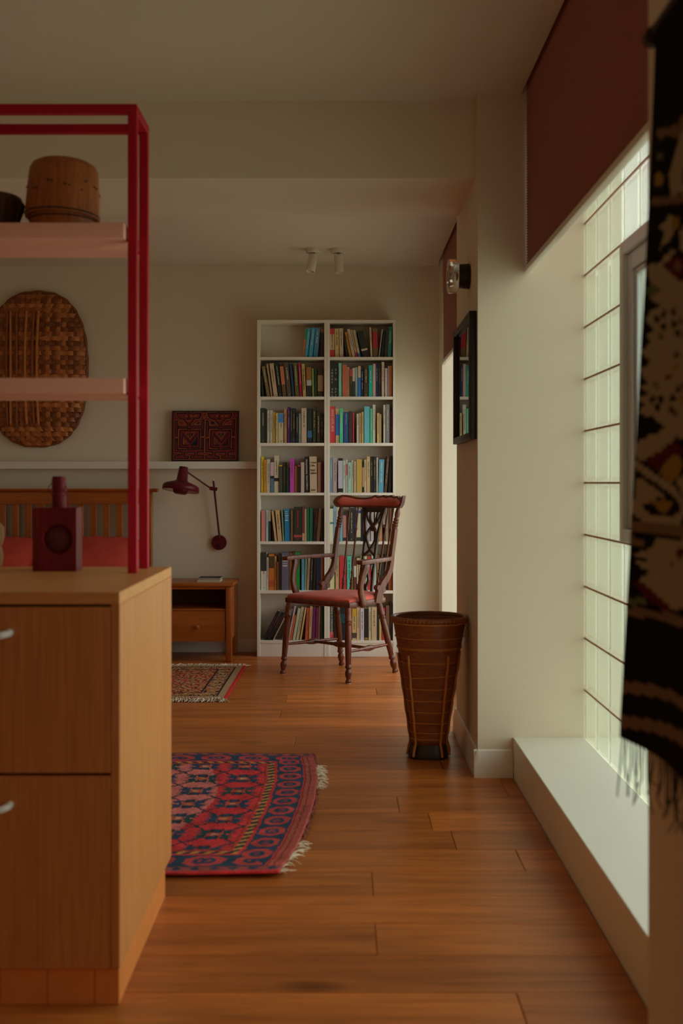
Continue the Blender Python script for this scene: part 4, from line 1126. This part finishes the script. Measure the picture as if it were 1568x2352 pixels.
GLZ, n_, L_, p_ = base('picture_glass'); p_.inputs['Base Color'].default_value = (.02, .018, .016, 1); p_.inputs['Roughness'].default_value = .015; p_.inputs['IOR'].default_value = 1.52; p_.inputs['Specular IOR Level'].default_value = .7
MB().box((PX-.016, fa+.027, fz0+.027), (PX-.012, fb_-.027, fz1-.027)).build('picture_glass', GLZ, fp, smooth=0)
sk = thing('wall_socket', (PX, 4.82, .49), label='white double socket low on the pier, behind the tall basket', cat='socket')
MB().box((PX-.009, 4.75, .440), (PX, 4.89, .526)).build('socket_plate', TRIM, sk, bevel=.003)
for yy in (4.785, 4.855):
    for dy, dz in ((-.011, 0), (.011, 0), (0, .012)):
        MB().box((PX-.0096, yy+dy-.003, .488+dz-.004), (PX-.0085, yy+dy+.003, .488+dz+.004)).build('pin_hole', BLACK, sk, smooth=0)

# ---------------------------------------------------------------- tall basket
tb_ = thing('tall_basket', (.362, 4.73, 0), label='tall tapering dark brown pack basket with cane hoops, standing by the pier', cat='basket')
TBM = wood('old_brown_basket', (.13, .032, .007), (.42, .125, .034), 0, 5, .38, False, 0, .8)
HOOP = paint('amber_cane', (.55, .20, .035), .45, .3, 40)
def tbs(z, a_, off=0.0):
    """outline of the basket: rounded square foot, round mouth"""
    pr = [(0, .082), (.02, .083), (.045, .074), (.060, .0705), (.10, .074), (.30, .104), (.45, .130), (.55, .149), (.575, .1505)]
    for (za, ra_), (zb, rb_) in zip(pr[:-1], pr[1:]):
        if za <= z <= zb: r = ra_+(rb_-ra_)*(z-za)/(zb-za); break
    else: r = pr[-1][1]
    e_ = 3.6+(2.05-3.6)*min(1, z/.55); c1, s1 = math.cos(a_), math.sin(a_)
    k_ = (abs(c1)**e_+abs(s1)**e_)**(-1/e_); rr = (r+off)*k_
    ro = math.radians(-6); x, y = rr*c1, rr*s1
    return Vector((.362+.006*z+x*math.cos(ro)-y*math.sin(ro), 4.735+x*math.sin(ro)+y*math.cos(ro), z))
zsn = [.058+.517*i/30 for i in range(31)]
NA = 56
o = MB().rings([[tbs(z, 2*math.pi*k/NA, .0012*noise.noise(Vector((z*30, k*.8, 0)))) for k in range(NA)] for z in zsn], True, False).build('basket_wall', TBM, tb_, smooth=60, fix=False)
so = o.modifiers.new('thickness', 'SOLIDIFY'); so.thickness = .006; so.offset = -1
MB().rings([[tbs(z, 2*math.pi*k/NA, 0) for k in range(NA)] for z in (0, .02, .045, .060)]).build('foot', paint('black_stained_foot', (.014, .009, .006), .4), tb_, smooth=50)
def loop(z, off, r, mat, name, tilt=0, span=None, n=6):
    ks = range(NA+1); mb = MB()
    pts = []
    for k in ks:
        a_ = 2*math.pi*k/NA
        pts.append(tbs(z+tilt*math.cos(a_)+.0015*noise.noise(Vector((k*.5, z*50, 1))), a_, off))
    mb.tube(pts, r, n, False); return mb.build(name, mat, tb_)
loop(.575, .002, .0105, TBM, 'rim', 0, None, 10)
loop(.560, .004, .004, HOOP, 'hoop')
for px_y, tl in ((1468, 0), (1491, .001), (1494, 0), (1525, .001), (1558, .007), (1586, .001), (1614, 0), (1641, 0), (1667, -.001), (1690, -.001), (1705, .001)):
    z = CAMZ-(px_y-HY)*4.62/F_PX
    loop(z, .0018, .0021, HOOP, 'hoop', tl)
for a_ in (-126, -54, -160, -20, 20, 54, 126, 160):
    rs = [tbs(.012+.42*i/16, math.radians(a_), .0055+.0015*math.sin(i*1.9)) for i in range(17)]
    MB().tube(rs, .0052, 7).build('cane_rib', HOOP if abs(a_) < 130 else CANES[1], tb_)
wr = MB()
for k in range(NA):
    a0 = 2*math.pi*k/NA
    wr.tube([tbs(.566, a0, .010), tbs(.578, a0+.03, .012), tbs(.584, a0+.05, .002)], .0017, 5)
o = wr.build('rim_lashing', HOOP, tb_); o['kind'] = 'stuff'
# ================================================================ the wooden armchair
ch = thing('armchair', (.0035, 6.768, 0), math.atan2(-.64, .768), label='carved dark wood armchair with worn pink velvet seat, before the right bookcase', cat='chair')
VEL = paint('worn_pink_velvet', (.60, .115, .072), .85, .22, 14, .25, spec=.1, sheen=.15)
CL = dict(parent=ch, local=True)
# seat frame and cushion (local axes: x along the front, y to the back)
out_ = [(-.249, -.232), (-.12, -.240), (0, -.242), (.12, -.240), (.249, -.232)]
bk_ = [(.208, .155), (.17, .185), (.09, .205), (0, .212), (-.09, .205), (-.17, .185), (-.208, .155)]
MB().prism(out_+bk_, 2, .426, .456).build('seat_frame', MAHO, bevel=.006, seg=2, **CL)
sc_ = Vector((0, -.02)); ring0 = [Vector(p) for p in out_+bk_]
rs = []
for k, z in ((.955, .454), (.955, .464), (.93, .474), (.85, .482), (.68, .489), (.4, .494), (.1, .496)):
    rs.append([Vector((sc_.x+(p.x-sc_.x)*k, sc_.y+(p.y-sc_.y)*k, z)) for p in ring0])
MB().rings(rs).build('seat_cushion', VEL, smooth=70, **CL)
LEGP = [(0, .0165), (.08, .0185), (.135, .017), (.15, .0205), (.175, .0205), (.185, .0145), (.195, .0145), (.20, .020), (.225, .020), (.235, .0165), (.33, .0185), (.45, .0195), (.62, .0175), (.74, .0155), (.765, .0155), (.775, .0185), (.795, .0185), (.805, .0125), (.82, .0125), (.84, .0175), (.875, .0195), (.91, .0165), (.935, .0125), (.95, .0125), (.965, .0165), (.985, .0175), (.992, .016)]
legs = {}
for nm, t_, f_ in (('fl', (-.226, -.219), (-.263, -.235)), ('fr', (.226, -.219), (.241, -.234)), ('br', (.166, .14), (.223, .231)), ('bl', (-.166, .14), (-.2017, .237))):
    a, b_ = Vector((*t_, .427)), Vector((*f_, .0)); legs[nm] = (a, b_)
    lg_ = MB().lathe(a, b_, LEGP, 18).build('leg', MAHO, smooth=40, **CL)
    MB().lathe((f_[0], f_[1], .004), (f_[0], f_[1], 0), [(0, .0165), (1, .0155)], 16).build('glide', paint('pale_felt', (.55, .45, .32), .9), lg_, local=True)
def onleg(k, z): a, b_ = legs[k]; return a.lerp(b_, (.427-z)/.427)
SP = [(0, .007), (.15, .0085), (.38, .0105), (.42, .015), (.5, .0185), (.58, .015), (.62, .0105), (.85, .0085), (1, .007)]
l0, l1 = onleg('fl', .178), onleg('bl', .172); r0_, r1_ = onleg('fr', .178), onleg('br', .172)
MB().lathe(l0, l1, SP, 14).build('stretcher', MAHO, smooth=50, **CL)
MB().lathe(r0_, r1_, SP, 14).build('stretcher', MAHO, smooth=50, **CL)
MB().lathe(l0.lerp(l1, .5), r0_.lerp(r1_, .5), SP, 14).build('stretcher', MAHO, smooth=50, **CL)
# back posts: flat swept foot, turned head
BP = [(.430, .062), (.462, .071), (.50, .084), (.54, .112), (.58, .155), (.62, .181), (.66, .192), (.70, .197), (.745, .205), (.80, .2165), (.86, .228)]
for s in (-1, 1):
    mb = MB(); pts = [(s*(.2165+.0065*(z-.46)/.5), b_, z) for z, b_ in BP]
    wdt = [.052, .054, .054, .046, .040, .036, .033, .030, .029, .028, .027]
    mb.bar(pts, [.024]*len(pts), wdt, (1, 0, 0))
    a = Vector((s*.219, .228, .858)); b_ = Vector((s*.223, .262, .990))
    mb.lathe(a, b_, [(0, .0145), (.02, .0165), (.10, .0165), (.12, .0125), (.16, .0175), (.22, .0175), (.25, .0125), (.29, .0175), (.35, .0175), (.38, .0125), (.42, .0165), (.47, .0165), (.52, .0125), (.62, .0155), (.72, .0165), (.88, .0125), (1, .010)], 16)
    mb.lathe((s*.2165-.0135, .062, .520), (s*.2165+.0135, .062, .520), [(0, .016), (1, .016)], 16)
    mb.lathe((s*.2165-.0135, .112, .505), (s*.2165+.0135, .112, .505), [(0, .016), (1, .016)], 16)
    mb.build('back_post', MAHO, smooth=40, **CL)
    ar = [(s*.288, -.192, .683), (s*.289, -.17, .684), (s*.287, -.10, .686), (s*.276, .0, .687), (s*.258, .09, .687), (s*.236, .16, .688), (s*.222, .196, .688)]
    MB().bar(ar, [.044, .050, .046, .036, .034, .034, .030], [.024, .026, .025, .023, .023, .023, .022], (1, 0, 0)).build('arm', MAHO, bevel=.004, seg=2, **CL)
    su = [(s*.2515, -.108, .428), (s*.253, -.120, .46), (s*.256, -.142, .51), (s*.261, -.147, .55), (s*.266, -.135, .60), (s*.270, -.115, .645), (s*.272, -.105, .675)]
    MB().bar(su, [.021]*7, [.046, .044, .036, .034, .036, .042, .050], (1, 0, 0)).build('arm_support', MAHO, smooth=50, bevel=.003, **CL)
# crest rail, bowed to the back
def bow(x): return .262+.054*(1-(x/.223)**2)
def ctop(x):
    u = x/.268
    pts = [(-1, 1.028), (-.96, 1.048), (-.85, 1.061), (-.70, 1.058), (-.5, 1.046), (-.3, 1.043), (-.12, 1.049), (-.02, 1.062), (.04, 1.055), (.10, 1.053), (.24, 1.062), (.30, 1.055), (.36, 1.055), (.50, 1.062), (.58, 1.054), (.64, 1.053), (.74, 1.058), (.80, 1.046), (.90, 1.049), (.97, 1.060), (1, 1.058)]
    for (a, za), (b_, zb) in zip(pts[:-1], pts[1:]):
        if a <= u <= b_: return za+(zb-za)*(u-a)/(b_-a)
    return 1.05
def cbot(x):
    u = abs(x/.268); return .984+.030*max(0, (u-.9)/.1)**1.6
def crest(mb, x0, x1, it, ib, ya, yb, n=64):
    rs = []
    for i in range(n+1):
        x = x0+(x1-x0)*i/n; b_ = bow(x); t_ = ctop(x)-it; q = max(cbot(x)+ib, .0)
        if t_-q < .004: q = t_-.004
        rk = lambda z: (z-.985)*.30
        rs.append([Vector((x, b_+ya+rk(q), q)), Vector((x, b_+yb+rk(q), q)), Vector((x, b_+yb+rk(t_), t_)), Vector((x, b_+ya+rk(t_), t_))])
    return mb.rings(rs)
crest(MB(), -.268, .268, 0, 0, -.014, .016).build('crest_rail', MAHO, smooth=40, **CL)
pad = MB(); rs = []
for i in range(49):
    x = -.250+.498*i/48; e_ = min(1, min(i, 48-i)/3.0)**.5; b_ = bow(x); t_, q = min(ctop(x)-.011, 1.050), cbot(x)+.010; m = (t_+q)/2; h = (t_-q)/2*e_
    rk = lambda z: (z-.985)*.30
    rs.append([Vector((x, b_-.012+rk(m-h), m-h)), Vector((x, b_-.0145-.010*e_+rk(m-h*.75), m-h*.75)), Vector((x, b_-.0145-.014*e_+rk(m), m)), Vector((x, b_-.0145-.010*e_+rk(m+h*.75), m+h*.75)), Vector((x, b_-.012+rk(m+h), m+h))])
pad.rings(rs).build('crest_pad', VEL, smooth=80, **CL)
# splat and spindles
def yb_(x, z): return bow(x)+(.212-bow(x))*(.985-z)/(.985-.456) if abs(x) < .2 else .25
def SPt(x, z): return Vector((x, yb_(x, z)+.002, z))
spl = MB()
def hw(z):
    pts = [(.456, .052), (.60, .046), (.75, .046), (.84, .050), (.92, .066), (.985, .086)]
    for (a, wa_), (b_, wb_) in zip(pts[:-1], pts[1:]):
        if a <= z <= b_: return wa_+(wb_-wa_)*(z-a)/(b_-a)
    return .086
zs_ = [.456+.529*i/20 for i in range(21)]
for s in (-1, 1): spl.bar([SPt(s*hw(z), z) for z in zs_], .015, .014, (1, 0, 0))
def curve(pts, n=14):
    P_ = [Vector((p[0], p[1], 0)) for p in pts]; r = []
    P_ = [P_[0]*2-P_[1]]+P_+[P_[-1]*2-P_[-2]]
    for i in range(1, len(P_)-2):
        for k in range(n):
            t_ = k/n; a, b_, c_, d_ = P_[i-1], P_[i], P_[i+1], P_[i+2]
            r.append(.5*((2*b_)+(c_-a)*t_+(2*a-5*b_+4*c_-d_)*t_*t_+(3*b_-a-3*c_+d_)*t_**3))
    r.append(P_[-2]); return [SPt(p.x, p.y) for p in r]
for s in (-1, 1):
    spl.bar(curve([(s*.030, .965), (s*.018, .90), (-s*.026, .845), (-s*.036, .80), (-s*.006, .735), (s*.040, .69)], 6), .0125, .013, (1, 0, 0))
    spl.bar(curve([(s*.062, .965), (s*.040, .91), (s*.004, .868), (-s*.008, .84)], 6), .0125, .013, (1, 0, 0))
    spl.bar(curve([(s*.042, .665), (s*.024, .645), (0, .615), (0, .58)], 6), .0125, .013, (1, 0, 0))
    spl.bar(curve([(s*.002, .585), (s*.016, .545), (s*.006, .50), (s*.02, .456)], 6), .0125, .013, (1, 0, 0))
spl.prism([(-.087, .955), (.087, .955), (.088, .990), (-.088, .990)], 1, bow(0)-.006, bow(0)+.008)
spl.bar([SPt(-.045, .66), SPt(.045, .66)], .010, .012, (0, 1, 0))
spl.build('pierced_splat', wood('blackish_mahogany', (.030, .010, .006), (.085, .028, .014), 2, 1.4, .25), smooth=40, **CL)  # splat in a blacker wood than the other chair parts
for xt, xb in ((-.172, -.150), (-.118, -.100), (.118, .100), (.172, .150)):
    a = Vector((xt, bow(xt)-.002, .988)); b_ = Vector((xb, .176+.03*(1-(xb/.17)**2), .450))
    MB().lathe(a, b_, [(0, .0045), (.1, .0055), (.235, .0055), (.245, .0085), (.26, .0085), (.27, .0055), (.6, .0068), (.73, .0055), (.74, .0085), (.755, .0085), (.765, .0055), (.82, .006), (.83, .0088), (.845, .0088), (.85, .006), (.865, .0088), (.88, .0088), (.89, .006), (.96, .0085), (1, .007)], 12).build('back_spindle', MAHO, smooth=40, **CL)

# ================================================================ rugs
def edge_x(y):
    pts = [(3.20, -.190), (3.263, -.180), (3.485, -.139), (3.657, -.118), (3.949, -.096), (4.292, -.089), (4.50, -.101), (4.716, -.119), (4.8, -.125)]
    w_ = .004*noise.noise(Vector((0, y*17, 4)))+.002*noise.noise(Vector((0, y*60, 9)))
    for (a, xa), (b_, xb) in zip(pts[:-1], pts[1:]):
        if a <= y <= b_: return w_+xa+(xb-xa)*(y-a)/(b_-a)
    return -.18
RRED, RPINK, RBLU, RDK, RYEL, RKIL, RBRN, RWHT = (.74, .050, .058), (.76, .20, .18), (.036, .070, .125), (.030, .045, .055), (.66, .30, .075), (.52, .11, .09), (.22, .06, .03), (.6, .42, .28)
RW, RL, RY0 = 1.45, 1.453, 3.263
def octa(u, v, a, b_, c_): return max(abs(u)/a, abs(v)/b_, (abs(u)/a+abs(v)/b_)/c_)
def medal(u, v):        # one octagonal border guard, u across, v along, both in -1..1
    d = octa(u, v, .86, .80, 1.45)
    if d > 1: return RBLU
    if d > .58: return (.62, .075, .075)
    if d > .30: return RBLU if abs(v) < .45 or abs(u) > .3 else (.62, .075, .075)
    return (.62, .075, .075) if (abs(u) < .22) != (abs(v) < .12) else RBLU
def rug_col(s, t):
    c = rug_raw(s+.0035*noise.noise(Vector((s*45, t*45, 21))), t+.0035*noise.noise(Vector((s*45, t*45, 33)))); q = 1+.30*noise.noise(Vector((s*22, t*22, 40)))+(random.random()-.5)*.30
    return tuple(max(0, x*q+.012) for x in c)
def rug_raw(s, t):      # s = metres from the fringed right end, t = metres from the near long edge
    e_ = min(t, RL-t); sw = noise.noise(Vector((s*3, t*3, 0)))*.006
    if e_ < .014: return RRED if t < .5 else RBRN
    if e_ < .050:
        k_ = (s*18) % 1
        return RBLU if (e_-.032)**2/.00012+(k_-.5)**2/.06 < 1 else ((.42, .10, .10) if e_ < .044 else RBRN)
    if s < .048:
        return RKIL if (abs((s*55) % 1-.5) > .12 or s < .012) else RBRN
    if s < .054: return RRED
    s2 = s-.054; e2 = e_-.050; w_ = .098
    if s2 < w_ and (s2 <= e2*1.0 or e2 >= w_): return medal(s2/w_*2-1, ((t-.105)/.113 % 1)*2-1)
    if e2 < w_: return medal(e2/w_*2-1, ((s-.17)/.150 % 1)*2-1)
    s3, e3 = s2-w_, e2-w_
    m = min(s3, e3)
    if m < .013: return RRED
    if m < .037:
        q = t if s3 < e3 else s
        return RYEL if ((q*24 + (m-.013)*16) % 1) < .48 else RDK
    if m < .044: return RRED
    if m < .048: return RBRN
    jn = noise.noise(Vector((s*60, t*60, 8)))*.05; kn = noise.noise(Vector((s*60, t*60, 12)))*.05
    u, v = (s-.282)/.155+jn, (t-.355)/.172+kn
    iu, iv = math.floor(u+.5), math.floor(v+.5); fu, fv = u-iu, v-iv
    jag = .04*math.floor(abs(fv)*14) % 2*.0
    br = .5 + .5*math.sin(s*2.9+1.1+ .25*math.sin(t*4))
    base_ = RRED if s < .385+.03*math.sin(t*6) else RPINK if s < .66+.03*math.sin(t*7) else (.62, .06, .06)
    n_ = noise.noise(Vector((s*14, t*14, 3)))*.22
    n_ += (random.random()-.5)*.50
    base_ = tuple(c*(1+n_) for c in base_)
    au, av = abs(fu), abs(fv)
    if au < .055 and av < .045: return RYEL if (iu+iv) % 2 else RWHT
    if au < .13 and .11 < av < .31: return RDK if au > .06 else RBLU
    stp = (math.floor(av*26) % 2)*.035
    if .15 < au < .40-stp*1.8 and av < .26 and not (av < .03 and au > .24): return RBLU if (iu*2+iv) % 3 else (.030, .075, .080)
    if au < .14 and av < .10: return (.60, .11, .07)
    d = abs(abs(fu)-abs(fv))
    if d < .040 and au > .24: return RDK
    return base_
cs = .0048; ns_, nt_ = int(RW/cs), int(RL/cs)
def rug_pt(i, j):
    y = RY0+j*RL; x = edge_x(y)-i*RW
    return Vector((x, y, .010+.006*noise.noise(Vector((x*2.5, y*2.5, 0)))*(1 if 0 < i else 1)+.010*math.exp(-i*RW*14)*max(0, math.sin((y-3.2)*2.6))))
rg = thing('red_rug', (-.8, 3.99, 0), label='large red and pink knotted rug with blue medallion border, beside the island', cat='rug')
o = MB().grid(rug_pt, ns_, nt_).build('pile', vcol('rug_wool', .95, .7, 380, .28, 0), rg, smooth=180, fix=False)
set_yarn(o, [rug_col((i+.5)*cs, (j+.5)*cs) for j in range(nt_) for i in range(ns_)])
so = o.modifiers.new('thickness', 'SOLIDIFY'); so.thickness = .007; so.offset = -1
fr_ = MB(); fr2 = MB()
for k in range(430):
    y = RY0+.01+random.random()*(RL-.02); t_ = (y-RY0)/RL
    L_ = .030 if (.0 < t_ < .22 or .62 < t_ < .86) else .008
    if L_ > .01 and noise.noise(Vector((y*42, 0, 0))) < -.05: continue
    p = Vector((edge_x(y), y, .010)); a_ = random.uniform(-.8, .8)
    q = p+Vector((L_*random.uniform(.3, 1.5), a_*.030, -.006+random.uniform(0, .008)))
    m = p.lerp(q, .5)+Vector((0, 0, random.uniform(0, .010)))
    (fr_ if L_ > .01 else fr2).tube([p-Vector((.004, 0, 0)), m, q], [.0022, .0018, .001], 4)
o = fr_.build('fringe', paint('cream_wool', (.82, .70, .52), .95, .2, 60), rg); o['kind'] = 'stuff'
o = fr2.build('frayed_edge', paint('pink_wool', (.32, .10, .07), .95, .2, 60), rg); o['kind'] = 'stuff'
# small rug at the bedside
r2 = thing('small_rug', (-.95, 6.47, 0), label='small faded floral rug with white fringes, in front of the nightstand', cat='rug')
SX1, SW, SY0, SLN = -.592, .74, 5.93, 1.06
def sr_col(s, t):
    e_ = min(s, SW-s, t, SLN-t); n1 = noise.noise(Vector((s*62, t*40, 0))); n2 = noise.noise(Vector((s*90, t*60, 5)))
    CR_, TA_, DK_, RD_, OR2 = (.50, .34, .19), (.34, .20, .09), (.05, .03, .02), (.58, .045, .04), (.42, .17, .03)
    if s < .018: return RD_
    if t < .014 : return (.30, .03, .04)
    if e_ < .055: return CR_ if (abs((t if s < .06 else s)*60 % 1-.5) > .2) else TA_
    if e_ < .064: return DK_
    if e_ < .150:
        q = (t if s == min(s, SW-s, t, SLN-t) else s)*11 % 1-.5; m = (e_-.107)/.045
        if q*q*8+m*m < .55: return OR2 if n1 > 0 else CR_
        return DK_ if n1 > .16 else TA_ if n2 < .0 else CR_ if n2 < .2 else RD_
    if e_ < .160: return DK_
    d = abs(s-SW/2)/.22+abs(t-SLN/2)/.34
    f = CR_ if d < .62 else RD_
    if n1 > .10: return DK_ if n2 > .02 else OR2
    if n1 < -.10: return CR_ if d > .62 else RD_
    return f
cs2 = .005; a_, b_ = int(SW/cs2), int(SLN/cs2)
o = MB().grid(lambda i, j: Vector((SX1-i*SW+.012*(j-.5), SY0+j*SLN, .007+.002*noise.noise(Vector((i*4, j*5, 2))))), a_, b_).build('pile', vcol('rug_wool', .95, .7, 380, .28, 0), r2, smooth=180, fix=False)
set_yarn(o, [sr_col((i+.5)*cs2, (j+.5)*cs2) for j in range(b_) for i in range(a_)])
so = o.modifiers.new('thickness', 'SOLIDIFY'); so.thickness = .006; so.offset = -1
for y_, sg in ((SY0, -1), (SY0+SLN, 1)):
    f_ = MB()
    for k in range(420):
        x = SX1+.012*sg*.5-random.random()*SW; p = Vector((x, y_, .007)); L_ = random.uniform(.035, .07) if sg < 0 else random.uniform(.05, .10)
        q = p+Vector((random.uniform(-.035, .045), sg*L_*random.uniform(.5, 1.1), -.003)); m = p.lerp(q, .5)+Vector((0, 0, random.uniform(.001, .014)))
        f_.tube([p-Vector((0, sg*.004, 0)), m, q], [.0022, .002, .0012], 4)
    o = f_.build('fringe', paint('cream_wool', (.82, .70, .52), .95, .2, 60), r2); o['kind'] = 'stuff'
